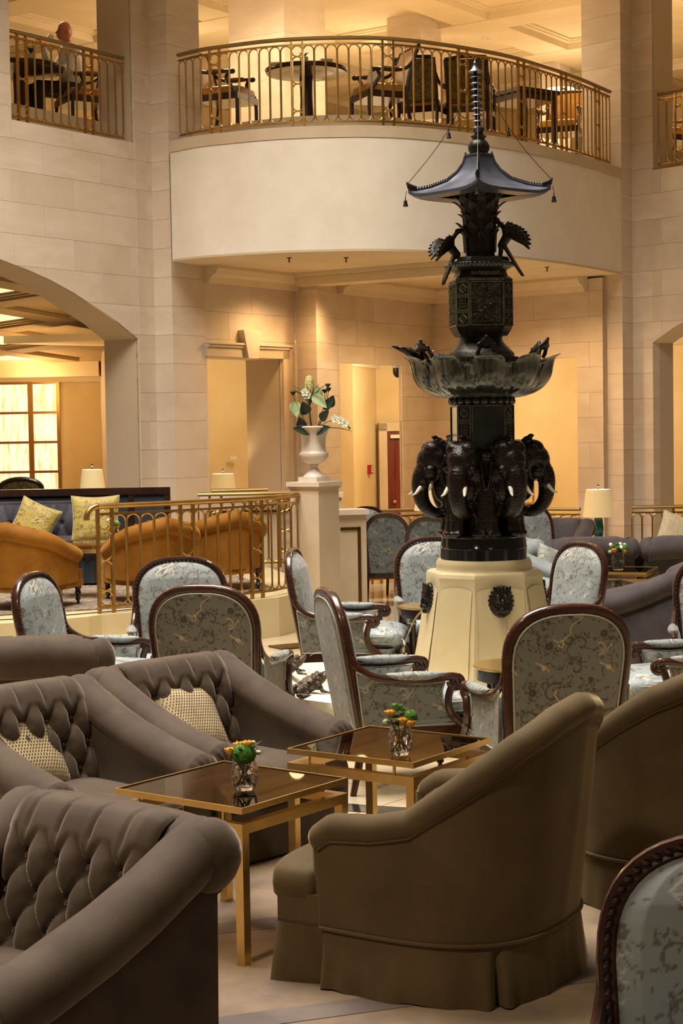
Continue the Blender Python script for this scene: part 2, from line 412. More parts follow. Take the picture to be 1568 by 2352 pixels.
# --- right wall, its twin
V2 = (.6919, -.7220)
q2 = (3.91, 22.66); sp = .315
archr = [(sp + a[0] * -1, a[1] - .02) for a in arch]
outr = [(0, 0), (sp, 0)] + archr + [(sp + 5.5, 0), (sp + 6.5, 0), (sp + 6.5, 9.2), (0, 9.2)]
hup = [(sp + .02, 5.13), (sp + .02, 8.6), (sp + 2.0, 8.6), (sp + 2.0, 5.13)]
masonry('wall_right', q2, V2, [outr, hup], .46, 'pale stone wall with an arch at the right edge', z_off=.2, smax=1.6)
# --- piers
pillar('wall_pillar_left', [(-2.755, 20.07), (-2.325 + .013, 19.77 + .009), (-2.155, 20.02), (-1.93, 19.86), (-1.594, 20.34), (-2.35, 20.95)], 0, 9.2,
       'tall stone pier between the wide arch and the curved balcony', off=.07)
pillar('wall_pillar_right', [(3.29, 22.86), (3.73, 22.40), (3.91, 22.66), (4.13, 22.43), (4.46, 22.76), (4.0, 23.4)], 0, 9.2,
       'tall stone pier at the right end of the curved balcony', off=.2)
# --- inner walls of the space below the balcony
masonry('wall_back_left', (-1.594, 20.34), U, [[(0, 0), (0.03, 0), (.03, 2.71), (1.5, 2.71), (1.5, 0), (1.815, 0), (1.815, 3.75), (0, 3.75)]], .56,
        'warm lit stone wall with the keystone doorway', z_off=.1)
# pilaster between the two inner walls
pillar('wall_pilaster_back', [(-.556, 21.85), (-.28, 21.45), (-.003, 22.384), (-.3, 22.75)], 0, 3.75, 'slim stone pilaster behind the urn', off=.1)
U2 = (.5217, .8531)
masonry('wall_back', (-.003, 22.384), U2, [[(0, 0), (.024, 0), (.024, 2.68), (1.68, 2.68), (1.68, 0), (2.62, 0), (2.62, 3.75), (0, 3.75)]], .05,
        'warm lit stone wall with the opening to the door corridor', z_off=.1)
W3 = (.7126, -.7016)
masonry('wall_back_right', (1.363, 24.62), W3, [[(0, 0), (.94, 0), (.94, 2.72), (2.56, 2.72), (2.56, 0), (2.98, 0), (2.98, 3.75), (0, 3.75)]], .10,
        'warm lit stone wall behind the fountain', z_off=.1)
# --- curved balcony: fascia, ledge, soffit
edge = [(-1.90, 19.70), (-1.555, 19.37), (-1.172, 19.16), (-.80, 18.99), (-.39, 18.89), (.057, 18.86), (.45, 18.90), (.80, 19.02), (1.20, 19.25), (1.62, 19.56), (2.072, 19.96), (2.665, 20.70), (3.2, 21.5), (3.727, 22.40)]
edge = [(p.x, p.y) for p in spline([(x, y, 0) for x, y in edge], 5)]
def offs(path, e):
    out = []
    for i, p in enumerate(path):
        a = Vector(path[max(0, i - 1)]); b = Vector(path[min(len(path) - 1, i + 1)]); t = (b - a).normalized()
        out.append((p[0] - t.y * e, p[1] + t.x * e))
    return out
back = offs(edge, .45)
def strip(name, a, b, z0, z1, m, parent=None, label=None):
    P = [[(a[i][0], a[i][1], z0), (a[i][0], a[i][1], z1), (b[i][0], b[i][1], z1), (b[i][0], b[i][1], z0)] for i in range(len(a))]
    o = MB().loft(P).build(name, m, parent, ang=30)
    if label: tag(o, label, 'balcony', kind='structure')
    return o
fas = strip('wall_balcony', edge, back, 3.80, 5.02, 'plaster', None, 'smooth cream curved balcony front above the fountain')
strip('ledge', offs(edge, -.012), back, 5.022, 5.15, 'stone_trim', fas)
strip('bottom_bead', offs(edge, -.010), offs(edge, .02), 3.775, 3.80, 'stone_trim', fas)
room = [(p[0], p[1]) for p in edge] + [(3.29, 22.9), (1.363, 24.9), (-.2, 22.9), (-.6, 22.0), (-1.6, 20.5)]
so = MB().prism(room, 3.78, 3.80).build('ceiling_soffit', 'ceiling_paint', None, smooth=False); tag(so, 'flat cream soffit under the curved balcony', 'ceiling', kind='structure')
def mould(name, a, b, z0, h, wdt, m, parent, side=1):
    a, b = Vector((*a, 0)), Vector((*b, 0)); t = (b - a).normalized(); n = Vector((t.y, -t.x, 0)) * side
    sec = [(0, 0), (wdt * .35, 0), (wdt * .5, h * .35), (wdt * .8, h * .5), (wdt, h * .8), (wdt, h), (0, h)]
    return MB().sweep([a + Vector((0, 0, z0)), b + Vector((0, 0, z0))], sec, [n, n], (0, 0, 1)).build(name, m, parent, ang=20)
mould('cornice', (-1.594, 20.34), (-.556, 21.84), 3.58, .2, .22, 'ceiling_paint', so)
mould('cornice', (-.003, 22.384), (1.363, 24.62), 3.58, .2, .22, 'ceiling_paint', so)
mould('cornice', (1.363, 24.62), (3.32, 22.69), 3.58, .2, .22, 'ceiling_paint', so)
# beam across the soffit in line with the pilaster
bmv = Vector((-.42, 21.65)); bme = Vector((1.9, 20.0))
MB().box(((bmv.x + bme.x) / 2, (bmv.y + bme.y) / 2, 3.70), ((bmv - bme).length, .34, .16), math.atan2(bme.y - bmv.y, bme.x - bmv.x)).build('beam', 'ceiling_paint', so, smooth=False)
for k in (-.21, .21):
    MB().box(((bmv.x + bme.x) / 2 - k * .57, (bmv.y + bme.y) / 2 - k * .82, 3.755), ((bmv - bme).length, .05, .05), math.atan2(bme.y - bmv.y, bme.x - bmv.x)).build('beam_moulding', 'ceiling_paint', so, smooth=False)
for q in ((-.55, 19.5), (.1, 19.6), (2.6, 21.2)):
    s = MB().lathe([(.03, 0), (.03, -.008), (.009, -.012), (.008, -.05), (.018, -.054), (.002, -.06)], 10, (q[0], q[1], 3.78)).build('sprinkler', 'brass_dark', so)
d_ = MB().lathe([(.11, 0), (.11, -.03), (.06, -.05), (.055, -.09), (.03, -.11)], 20, (1.05, 21.3, 3.78)).build('ceiling_camera', 'black_plastic', None)
tag(d_, 'small dark camera dome under the balcony soffit beside the bird', 'camera')
# door surround with keystone on the left inner wall
def on_wall(o, d, s, z, y=0): 
    n = Vector((-d[1], d[0])); return (o[0] + d[0] * s + n.x * y, o[1] + d[1] * s + n.y * y, z)
ts = thing('trim_1', 'stone door surround with a wedge keystone', 'door surround', on_wall((-1.594, 20.34), U, 0, 0), math.atan2(U[1], U[0]), kind='structure')
b = MB(); b.box((1.575, -.012, 1.4), (.13, .05, 2.8)); b.build('jamb', 'stone_trim', ts, smooth=False)
b = MB(); b.box((1.66, -.022, 1.43), (.045, .07, 2.86)); b.build('jamb_moulding', 'stone_trim', ts, smooth=False)
b = MB(); b.box((.82, -.012, 2.78), (1.64, .05, .14)); b.build('lintel', 'stone_trim', ts, smooth=False)
b = MB(); b.box((.84, -.03, 2.87), (1.70, .09, .025)); b.box((.84, -.022, 2.84), (1.69, .07, .03)); b.build('lintel_moulding', 'stone_b', ts, smooth=False)
b = MB(); b.add([(.64, -.09, 3.04), (.98, -.09, 3.04), (.93, -.09, 2.70), (.73, -.09, 2.70), (.64, .02, 3.04), (.98, .02, 3.04), (.93, .02, 2.70), (.73, .02, 2.70)],
      [(0, 1, 2, 3), (4, 7, 6, 5), (0, 4, 5, 1), (1, 5, 6, 2), (2, 6, 7, 3), (3, 7, 4, 0)]); b.build('keystone', 'stone_c', ts, smooth=False)
# --- corridors behind the openings
def slab(name, poly, z0, z1, m, label, cat): return tag(MB().prism(poly, z0, z1).build(name, m, None, smooth=False), label, cat, kind='structure')
def vwall(name, a, b, z0, z1, m, label, t=.12):
    d = Vector(b) - Vector(a); n = Vector((-d.y, d.x)).normalized() * t
    return slab(name, [a, b, (b[0] + n.x, b[1] + n.y), (a[0] + n.x, a[1] + n.y)], z0, z1, m, label, 'wall')
vwall('wall_corridor_left', (-2.5, 23.87), (.2, 25.9), 0, 3.2, 'cream_wall', 'yellow lit corridor wall seen through the keystone doorway')
vwall('wall_corridor_back', (-.35, 25.2), (.62, 28.8), 0, 3.2, 'cream_wall', 'cream corridor wall with the red call point')
vwall('wall_corridor_door', (.62, 28.8), (3.2, 29.2), 0, 3.2, 'cream_wall', 'cream corridor wall with the brown door')
vwall('wall_corridor_right', (2.2, 28.6), (7.2, 24.5), 0, 3.2, 'cream_wall', 'cream corridor wall behind the fountain')
slab('ceiling_corridor', [(-4.4, 22.4), (-1.2, 21.4), (-.4, 23.3), (1.3, 25.2), (3.4, 23.3), (7.3, 23.5), (7.3, 24.9), (3.3, 29.4), (.5, 29.2), (-.5, 26)], 3.0, 3.1, 'ceiling_paint', 'cream corridor ceiling', 'ceiling')
cz = MB().box((.16, 27.0, 2.86), (3.6, .1, .12), math.atan2(3.6, .97)).build('trim_2', 'ceiling_paint', None, smooth=False); tag(cz, 'cornice along the cream corridor', 'cornice', kind='structure')
# --- gallery floor and its walls, ceiling, columns
gal = [(p[0], p[1]) for p in offs(edge, .85)] + [(4.3, 22.9), (9, 19.5), (14, 26), (3, 42), (-12, 30), (-8.5, 15.5), (-3.7, 18.4), (-2.65, 20.0), (-2.3, 20.4), (-1.75, 20.2)]
slab('floor_gallery', gal, 5.16, 5.42, 'marble', 'gallery floor behind the balustrades', 'floor')
CZ = 8.3
ce = slab('ceiling_gallery', [(-9, 14.5), (9.5, 18), (14, 27), (3, 44), (-12, 31)], CZ, CZ + .1, 'ceiling_paint', 'coffered cream ceiling over the gallery', 'ceiling')
k = 0
for i in range(-3, 4):
    c = Vector((1.0, 27.5)) + Vector(U) * (i * 2.7 + .6)
    for w_, h_, dz in ((.62, .16, 0), (.78, .05, .06), (.9, .03, .1)):
        MB().box((c.x, c.y, CZ - h_ / 2 + .0), (26, w_, h_), math.atan2(V[1], V[0])).build('beam', 'ceiling_paint', ce, smooth=False)
    c = Vector((1.0, 27.5)) + Vector(V) * (i * 2.9 + 1.2)
    for w_, h_ in ((.62, .15), (.78, .045), (.9, .025)):
        MB().box((c.x, c.y, CZ - h_ / 2 - .001), (26, w_, h_), math.atan2(U[1], U[0])).build('beam', 'ceiling_paint', ce, smooth=False)
def sqcol(name, px, Y, side, label, ang=math.atan2(.8212, .5707), z0=5.42, z1=CZ):
    a = [(px + rot2(p, ang)[0], Y + rot2(p, ang)[1]) for p in ((-side / 2, -side / 2), (side / 2, -side / 2), (side / 2, side / 2), (-side / 2, side / 2))]
    return pillar(name, a, z0, z1, label, ch=.62)
sqcol('wall_column_1', -.80, 24.3, .97, 'broad stone column behind the round gallery table')
sqcol('wall_column_2', 1.28, 27.4, .62, 'slimmer stone column at the middle of the gallery')
sqcol('wall_column_3', 3.9, 30.4, .40, 'far stone column at the right of the gallery')
vwall('wall_gallery_left', (-12, 26), (1.5, 37), 5.4, CZ, 'cream_wall', 'far cream gallery wall on the left')
vwall('wall_gallery_right', (1.5, 37), (13, 28.5), 5.4, CZ, 'cream_wall', 'far cream gallery wall on the right')
vwall('wall_gallery_end', (-13, 24), (-8.5, 27.8), 5.4, CZ, 'cream_wall', 'far cream gallery wall at the left edge')
for i, (x, y, lb) in enumerate(((-1.72, 23.6, 'bright recessed downlight beside the broad gallery column'), (3.05, 25.8, 'bright recessed downlight at the top right of the gallery'),
        (.75, 33.8, 'left of a pair of small downlights seen through the balustrade'), (.92, 33.6, 'right of a pair of small downlights seen through the balustrade'), (2.2, 31.6, 'small downlight just above the balcony handrail near the spire'),
        (5.55, 27.5, 'bright downlight at the right edge of the gallery'), (-5.2, 33.2, 'small downlight beside the seated man'))):
    L_ = thing('downlight', lb, 'ceiling light', (x, y, CZ - .02))
    MB().lathe([(.085, 0), (.085, -.012), (.06, -.018), (.06, 0)], 16).build('trim_ring', 'white_plastic', L_)
    MB().lathe([(.058, -.006), (.0001, -.016)], 14).build('bulb', 'downlight', L_)
sd = thing('smoke_detector', 'white smoke detector on the gallery ceiling', 'smoke detector', (2.52, 28.3, CZ - .175))
MB().lathe([(.1, .17), (.1, .1), (.075, .09), (.075, .05), (.06, .02), (.0001, .01)], 18).build('body', 'white_plastic', sd)
# --- lounge beyond the left arch: raised floor, coffers, onyx window
lw = vwall('wall_lounge_back', (-8, 27.3), (-3.2, 27.2), .35, 3.2, 'cream_wall', 'warm lit end wall of the lounge')
vwall('wall_lounge_right', (-3.85, 27.3), (-2.75, 21.0), .35, 3.6, 'stone', 'stone side wall of the lounge')
vwall('wall_lounge_left', (-9.5, 22), (-8, 31.2), .35, 3.6, 'stone', 'stone far side wall of the lounge')
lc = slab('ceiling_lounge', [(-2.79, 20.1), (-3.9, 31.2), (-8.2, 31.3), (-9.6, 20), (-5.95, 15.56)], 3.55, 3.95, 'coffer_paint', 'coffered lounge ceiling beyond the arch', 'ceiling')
ang = math.atan2(V[1], V[0])
LP = [(-2.79, 20.1), (-3.85, 30.8), (-8.0, 30.9), (-9.3, 20), (-5.95, 15.7)]
def inside(p, poly):
    r = False
    for i in range(len(poly)):
        (x1, y1), (x2, y2) = poly[i - 1], poly[i]
        if (y1 > p[1]) != (y2 > p[1]) and p[0] < (x2 - x1) * (p[1] - y1) / (y2 - y1) + x1: r = not r
    return r
def clipped_beam(c, d, z):
    ts = [t for t in np.linspace(-12, 12, 241) if inside((c.x + d[0] * t, c.y + d[1] * t), LP)]
    if not ts: return
    m_, L_ = (ts[0] + ts[-1]) / 2, ts[-1] - ts[0]
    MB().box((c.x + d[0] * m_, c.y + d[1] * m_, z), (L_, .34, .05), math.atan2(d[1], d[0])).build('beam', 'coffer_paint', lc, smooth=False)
for i in range(-6, 7):
    clipped_beam(Vector((-4.9, 25.2)) + Vector(U) * i * 1.5, V, 3.525)
    clipped_beam(Vector((-4.9, 25.2)) + Vector(V) * i * 1.35, U, 3.52)
for i in range(-6, 7):
    for j in range(-4, 5):
        c = Vector((-4.9, 25.2)) + Vector(U) * (i + .5) * 1.5 + Vector(V) * (j + .5) * 1.35
        if not all(inside((c.x + a, c.y + b), LP) for a in (-.6, .6) for b in (-.6, .6)): continue
        for sz, zz in ((1.08, 3.555), (.86, 3.56)):
            b = MB()
            for sx, sy, lx, ly in ((sz / 2, 0, .05, sz), (-sz / 2, 0, .05, sz), (0, sz / 2, sz, .05), (0, -sz / 2, sz, .05)):
                r_ = rot2((sx, sy), ang); b.box((c.x + r_[0], c.y + r_[1], zz), (lx, ly, .06), ang)
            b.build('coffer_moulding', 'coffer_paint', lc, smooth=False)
        MB().box((c.x, c.y, 3.546), (.62, .62, .01), ang).build('skylight', 'skylight', lc, smooth=False)
pv = Matrix.Translation((0, 20, 3.6)); lc.matrix_world = pv @ Matrix.Rotation(-.095, 4, 'X') @ pv.inverted()
mould('cornice', (-8, 27.2), (-3.5, 27.15), 2.62, .3, .3, 'ceiling_paint', lw)
slab('trim_3', [(-8.2, 26.3), (-3.7, 26.2), (-3.7, 26.6), (-8.2, 26.7)], 2.68, 3.1, 'ceiling_paint', 'deep cream beam before the onyx window', 'beam')
win = thing('window_1', 'backlit onyx window in a gilt frame beyond the arch', 'window', (-4.97, 27.1, .13), 0, kind='structure'); win.scale = (.88, 1, .88)
for x0, x1 in ((-1.2, .02), (.10, .53)):
    for k in range(4):
        z0 = .70 + k * .535; MB().box(((x0 + x1) / 2, 0, z0 + .25), (x1 - x0, .02, .50)).build('pane', 'onyx', win, smooth=False)
for x, w_ in ((.06, .09), (.56, .06), (-1.23, .06)): MB().box((x, -.01, 1.78), (w_, .07, 2.26)).build('mullion', 'onyx_frame', win, smooth=False)
for k in range(5): MB().box((-.33, -.012, .68 + k * .535), (1.80, .06, .042)).build('transom', 'onyx_frame', win, smooth=False)
# --- floors
fl = slab('floor', [(-9, -2), (8, -2), (14, 12), (14, 34), (-14, 34), (-14, 12)], -.1, -.004, 'marble', 'marble lobby floor', 'floor')
tm = MB().box((0, 0, -.003), (.792, .792, .006)).mesh('floor_tile', smooth=False); tm.materials.append(MATS['marble'])
a_ = math.radians(52); rnd = random.Random(3); cnt = 0
for i in range(-12, 30):
    for j in range(-22, 26):
        r_ = rot2((i * .8, j * .8), a_); x, y = r_[0] + .3, r_[1] + 9
        if 6.9 < y < 21.5 and abs(x) < .24 * y and not (x < -.9 and y > 13.2 and y < 19.5 and x < -1.2) and cnt < 290:
            link('floor_tile', tm, fl, (x, y, rnd.uniform(0, .001)), (0, 0, a_)); cnt += 1
MB().prism([(-14, 21.5), (14, 21.5), (14, 34), (-14, 34)], -.003, .0005).build('far_paving', 'marble', fl, smooth=False)
# dark inlay ring round the fountain
pts = [(.86 + 2.0 * math.cos(t), 9.9 + 2.0 * math.sin(t)) for t in np.linspace(0, 2 * PI, 65)[:-1]]
P = [[(.86 + r_ * math.cos(t), 10.1 + r_ * math.sin(t), z) for r_, z in ((2.05, .0012), (2.2, .0012), (2.2, .003), (2.05, .003))] for t in np.linspace(0, 2 * PI, 65)[:-1]]
MB().grid(P, cu=True, cv=True).build('inlay_ring', 'marble_dark', fl)
cp = slab('floor_carpet', [(-6, -1.5), (6, -1.5), (6, 6.3), (.75, 7.0), (.1, 7.35), (-1.2, 7.9), (-6, 8.6)], .0, .012, 'carpet', 'beige and mauve carpet under the front seats', 'carpet')
for a, b in (((-2.2, 5.6), (.6, 6.5)), ((-2, 4.6), (1.2, 5.7)), ((-1.6, 3.7), (1.8, 4.7))):
    d = Vector(b) - Vector(a); MB().box(((a[0] + b[0]) / 2, (a[1] + b[1]) / 2, .0125), (d.length, .13, .003), math.atan2(d.y, d.x)).build('carpet_band', 'carpet_band', cp, smooth=False)
# raised lounge platform with curved steps
plat = [(-.30, 15.75), (-.42, 15.25), (-.565, 14.92), (-.95, 14.55), (-1.4, 14.1), (-1.963, 13.74), (-2.05, 13.62), (-2.45, 13.3), (-3.0, 13.1), (-5.5, 12.6), (-10, 14), (-10, 31.5), (-3.6, 31.5), (-2.4, 20.9), (-1.4, 20.6), (-.35, 16.4)]
pl = slab('floor_platform', plat, 0, .35, 'fountain_stone', 'raised stone platform of the lounge', 'platform')
st2 = spline([(-1.5, 13.75, 0), (-1.9, 13.45, 0), (-2.4, 13.1, 0), (-3.0, 12.85, 0), (-5.5, 12.3, 0)], 6)
MB().prism([(p.x, p.y) for p in st2] + [(-5.5, 13.5), (-1.6, 14.5)], 0, .175).build('step', 'fountain_stone', pl, ang=25)
for zz, off in ((.352, .12), (.177, .08)):
    q = [(p.x + .0, p.y + (.52 if zz > .3 else .13)) for p in st2[3:]]
    MB().loft([[(x, y, zz), (x, y + .04, zz), (x, y + .04, zz + .002), (x, y, zz + .002)] for x, y in q]).build('inlay_line', 'marble_dark', pl, smooth=False)
rg = MB().prism([(-1.0, 15.0), (-1.75, 14.25), (-2.2, 14.05), (-2.9, 13.72), (-6, 13.2), (-8, 16), (-7.5, 22), (-3.3, 20.4), (-1.1, 17.2), (-.6, 15.6)], .352, .362).build('rug', 'rug', None, smooth=False)
tag(rg, 'patterned grey and beige rug on the raised lounge platform', 'rug')
# low panelled wall beside the urn pedestal
lp = thing('trim_4', 'low panelled stone parapet to the right of the urn pedestal', 'parapet', (.0, 16.3, 0), math.radians(14), kind='structure')
MB().box((.07, .12, .50), (.36, .2, 1.0)).build('wall_body', 'stone_trim', lp, smooth=False)
MB().box((.07, .11, 1.02), (.40, .26, .05)).build('cap', 'stone_c', lp, smooth=False)
for x in (-.06,): MB().box((.09, .016, .86), (.2, .014, .03)).build('panel_moulding', 'brass_dark', lp, smooth=False)
MB().box((.175, .016, .45), (.03, .014, .85)).build('panel_moulding', 'brass_dark', lp, smooth=False)
lp2 = thing('trim_5', 'low panelled stone parapet behind the platform railing', 'parapet', (-.75, 18.3, .35), math.radians(2), kind='structure')
MB().box((0, 0, .37), (1.5, .16, .74)).build('wall_body', 'stone_trim', lp2, smooth=False)
MB().box((0, 0, .76), (1.54, .22, .05)).build('cap', 'stone_c', lp2, smooth=False)
MB().box((0, -.085, .6), (1.3, .012, .025)).build('panel_moulding', 'brass_dark', lp2, smooth=False)

# ------------------------------------------------------------------ railings
LOOPS = {}
def loop_mesh(w, h, r, key):
    if (key, round(w, 3), round(h, 3)) in LOOPS: return LOOPS[(key, round(w, 3), round(h, 3))]
    R = w / 2; pts = []
    for k in range(9): t = PI * k / 8; pts.append((R * math.cos(t), 0, h - R + R * math.sin(t)))
    for k in range(9): t = PI + PI * k / 8; pts.append((R * math.cos(t), 0, R + R * math.sin(t)))
    me = MB().tube(pts, r, 6, closed=True, up=(0, 1, 0)).mesh(key); me.materials.append(MATS['brass_rail'])
    LOOPS[(key, round(w, 3), round(h, 3))] = me; return me
def railing(name, path, z0, H, label, cell=.127, period=7, lead=4, hr='handrail', curl=False, r=.0085, ext=0):
    P = [Vector((x, y)) for x, y in path]; cum = [0]
    for i in range(1, len(P)): cum.append(cum[-1] + (P[i] - P[i - 1]).length)
    Lt = cum[-1]; xs = [p.x for p in P]; ys = [p.y for p in P]
    at = lambda s: Vector((interp(cum, xs, s), interp(cum, ys, s)))
    t = thing(name, label, 'railing', (P[0].x, P[0].y, z0)); O = Vector((P[0].x, P[0].y))
    n = max(1, round(Lt / cell)); cell = Lt / n
    samp = [at(s) - O for s in np.linspace(0, Lt, max(3, n + 1))]
    sec = [(.032 * math.cos(a) , .022 * math.sin(a)) for a in np.linspace(0, 2 * PI, 13)[:-1]]
    def run(nm, z, sc, m, pts=samp):
        pa = [Vector((p.x, p.y, z)) for p in pts]; no = []
        for i in range(len(pts)):
            d = (pts[min(i + 1, len(pts) - 1)] - pts[max(i - 1, 0)]).normalized(); no.append((-d.y, d.x, 0))
        MB().sweep(pa, sc, no, (0, 0, 1)).build(nm, m, t)
    hp = list(samp)
    if curl: pass
    run('handrail', H - .022, sec, hr)
    if curl:
        d = (samp[0] - samp[1]).normalized(); c = []
        for a in np.linspace(0, 95, 9):
            a = math.radians(a); c.append(Vector((samp[0].x + d.x * .10 * math.sin(a), samp[0].y + d.y * .10 * math.sin(a), H - .022 - .10 * (1 - math.cos(a)))))
        MB().tube(c, .025, 10).build('handrail_curl', hr, t)
    bar = [(.011, -.009), (.011, .009), (-.011, .009), (-.011, -.009)]
    run('top_bar', H - .085, bar, 'brass_rail'); run('bottom_bar', .055, bar, 'brass_rail')
    zl, zh = .064, H - .094
    lm = loop_mesh(cell * .94, zh - zl, r, 'baluster_loop')
    c0 = cell * .94; ring = loop_mesh(c0, c0, r, 'ring'); ov = loop_mesh(c0, (zh - zl - 2 * c0) / 2, r, 'oval')
    pm = MB().box((0, 0, (H - .03) / 2), (.026, .026, H - .03)).mesh('post', smooth=False); pm.materials.append(MATS['brass_rail'])
    for i in range(n):
        c = at((i + .5) * cell); e = at((i + 1) * cell) - at(i * cell); a = math.atan2(e.y, e.x); c -= O
        if (i - lead) % (period + 1) == 0:
            for nm, me, z in (('ring', ring, zl), ('oval', ov, zl + c0), ('oval', ov, zl + c0 + (zh - zl - 2 * c0) / 2), ('ring', ring, zh - c0)):
                link(nm, me, t, (c.x, c.y, z), (0, 0, a))
            for s in (i * cell, (i + 1) * cell):
                q = at(s) - O; link('post', pm, t, (q.x, q.y, 0), (0, 0, a))
        else: link('baluster_loop', lm, t, (c.x, c.y, zl), (0, 0, a))
    return t
rail_edge = [p for p in offs(edge, .07)][1:-1]
railing('balustrade', rail_edge, 5.15, .99, 'long curved brass balustrade with dark handrail on the cream balcony', lead=4)
lw0 = (-2.325, 19.77)
railing('balustrade', [on_wall(lw0, U, -1.98, 0, .10)[:2], on_wall(lw0, U, -.05, 0, .10)[:2]], 5.15, .99, 'straight brass balustrade in front of the seated man, upper left', cell=.127, lead=2, period=7)
railing('balustrade', [on_wall(q2, V2, .36, 0, .10)[:2], on_wall(q2, V2, 2.2, 0, .10)[:2]], 5.15, .985, 'brass balustrade cut by the right edge, upper right', lead=2)
railing('platform_railing', [(-1.985, 13.80), (-1.45, 14.17), (-1.0, 14.56), (-.64, 14.95), (-.40, 15.45)], .35, .90, 'brass railing with curled end along the raised lounge platform', lead=0, hr='brass_rail', curl=True, period=5)
railing('platform_railing', [(-1.52, 18.0), (-.9, 18.05), (-.42, 18.15)], .35, .82, 'darker brass railing behind the platform railing, near the pedestal', lead=1, period=5)
railing('platform_railing', [(-1.5, 19.6), (-.85, 19.7)], .35, .80, 'short handrail farthest back between the pier and the urn', lead=1, period=5)
railing('stair_railing', [(.02, 19.55), (.5, 19.85), (1.0, 20.05), (1.9, 19.95), (2.75, 19.55)], 0, .87, 'low brass railing behind the fountain', lead=3, period=6)
railing('stair_railing', [(3.35, 19.6), (4.3, 19.5)], 0, .88, 'low brass railing at the right edge behind the lamp pier', lead=4, period=6)

# ------------------------------------------------------------------ woven chinoiserie pattern (colour only), sampled on the upholstery
def make_pattern():
    n = 420; T = .46; g = (np.arange(n) + .5) / n * T; X, Y = np.meshgrid(g, g)
    br = np.zeros((n, n)); cr = np.zeros((n, n))
    def stroke(A, pts, w, soft=.0012):
        pts = np.array(pts)
        for dx in (-T, 0, T):
            for dy in (-T, 0, T):
                q = pts + (dx, dy)
                if q[:, 0].max() < -w or q[:, 0].min() > T + w or q[:, 1].max() < -w or q[:, 1].min() > T + w: continue
                for a, b in zip(q[:-1], q[1:]):
                    d = b - a; L = max((d ** 2).sum(), 1e-12)
                    t = np.clip(((X - a[0]) * d[0] + (Y - a[1]) * d[1]) / L, 0, 1)
                    ds = np.hypot(X - a[0] - t * d[0], Y - a[1] - t * d[1])
                    np.maximum(A, np.clip((w - ds) / soft + .5, 0, 1), out=A)
    def spiral(c, r, turns, a0, hand=1, k=14):
        t = np.linspace(0, 1, k); a = a0 + hand * turns * 2 * PI * t; rr = r * (1 - .85 * t)
        return np.c_[c[0] + rr * np.cos(a), c[1] + rr * np.sin(a)]
    def flower(A, c, r, m=6):
        for k in range(m):
            a = 2 * PI * k / m; p = (c[0] + r * .62 * math.cos(a), c[1] + r * .62 * math.sin(a))
            stroke(A, [p, p], r * .36)
        stroke(A, [c, c], r * .2)
    R = random.Random(11)
    for c in ((.07, .12), (.33, .07), (.40, .31), (.12, .36), (.23, .22)):
        flower(br, c, R.uniform(.016, .024), 7)
        for k in range(3):
            a = R.uniform(0, 6.28); e = (c[0] + .05 * math.cos(a), c[1] + .05 * math.sin(a)); m_ = ((c[0] + e[0]) / 2 + .012, (c[1] + e[1]) / 2 - .012)
            stroke(br, [c, m_, e], .0012); flower(br, e, .009, 4)
    for c, r, a0, h in (((.18, .07), .05, 0, 1), ((.30, .30), .055, 2, -1), ((.05, .25), .045, 4, 1), ((.42, .18), .05, 3, -1), ((.20, .42), .045, 1, 1)):
        stroke(br, spiral(c, r, .8, a0, h), .0038)
        for k in range(5):
            a = a0 + h * k * .5; p = (c[0] + r * math.cos(a), c[1] + r * math.sin(a)); stroke(br, [p, (p[0] + .012 * math.cos(a + .6), p[1] + .012 * math.sin(a + .6))], .0028)
    for k in range(26):
        c = (R.uniform(0, T), R.uniform(0, T)); flower(br, c, R.uniform(.006, .013), 5)
        a = R.uniform(0, 6.28); stroke(br, spiral((c[0] + .02 * math.cos(a), c[1] + .02 * math.sin(a)), R.uniform(.014, .03), .7, R.uniform(0, 6), R.choice((-1, 1)), 9), .0014)
    for k in range(16):
        c = np.array((R.uniform(0, T), R.uniform(0, T))); a = R.uniform(0, 6.28); L_ = R.uniform(.08, .16); tt = np.linspace(0, 1, 14); ph = R.uniform(0, 6)
        ln = np.c_[c[0] + tt * L_ * math.cos(a) - .014 * np.sin(tt * 7 + ph) * math.sin(a), c[1] + tt * L_ * math.sin(a) + .014 * np.sin(tt * 7 + ph) * math.cos(a)]; stroke(br, ln, .0013)
        for q in ln[1::2]:
            e = R.uniform(0, 6.28); stroke(br, [q, (q[0] + .010 * math.cos(e), q[1] + .010 * math.sin(e))], .0026)
    for k in range(90):
        c = (R.uniform(0, T), R.uniform(0, T)); a = R.uniform(0, 6.28); stroke(br, [c, (c[0] + .011 * math.cos(a), c[1] + .011 * math.sin(a))], .0026)
    # pale pagoda boat with curled prow and trailing scrolls
    stroke(cr, [(.17, .205), (.20, .235), (.24, .252), (.275, .27), (.292, .295), (.288, .315)], 0.0035)
    stroke(cr, [(.175, .20), (.215, .205), (.255, .225), (.28, .25)], 0.0030)
    stroke(cr, [(.20, .235), (.20, .255), (.215, .25)], .003); stroke(cr, [(.23, .22), (.25, .24)], .006)
    stroke(cr, [(.275, .25), (.29, .225), (.285, .205), (.27, .20)], .003)
    stroke(cr, [(.18, .195), (.225, .165), (.235, .14), (.228, .125), (.26, .10), (.285, .085), (.31, .10)], 0.0024)
    stroke(cr, spiral((.28, .075), .022, .7, 2.0), .003); stroke(cr, spiral((.08, .05), .03, .7, 1.0), 0.0026); stroke(cr, [(.03, .07), (.06, .03), (.085, .02)], 0.0024)
    for c in ((.05, .43), (.36, .44)):
        stroke(cr, [(c[0] - .035, c[1] - .03), (c[0] - .01, c[1] - .005), (c[0] + .03, c[1] + .012)], 0.0025); flower(cr, (c[0] - .01, c[1] - .012), .014, 5)
    return T, br, cr
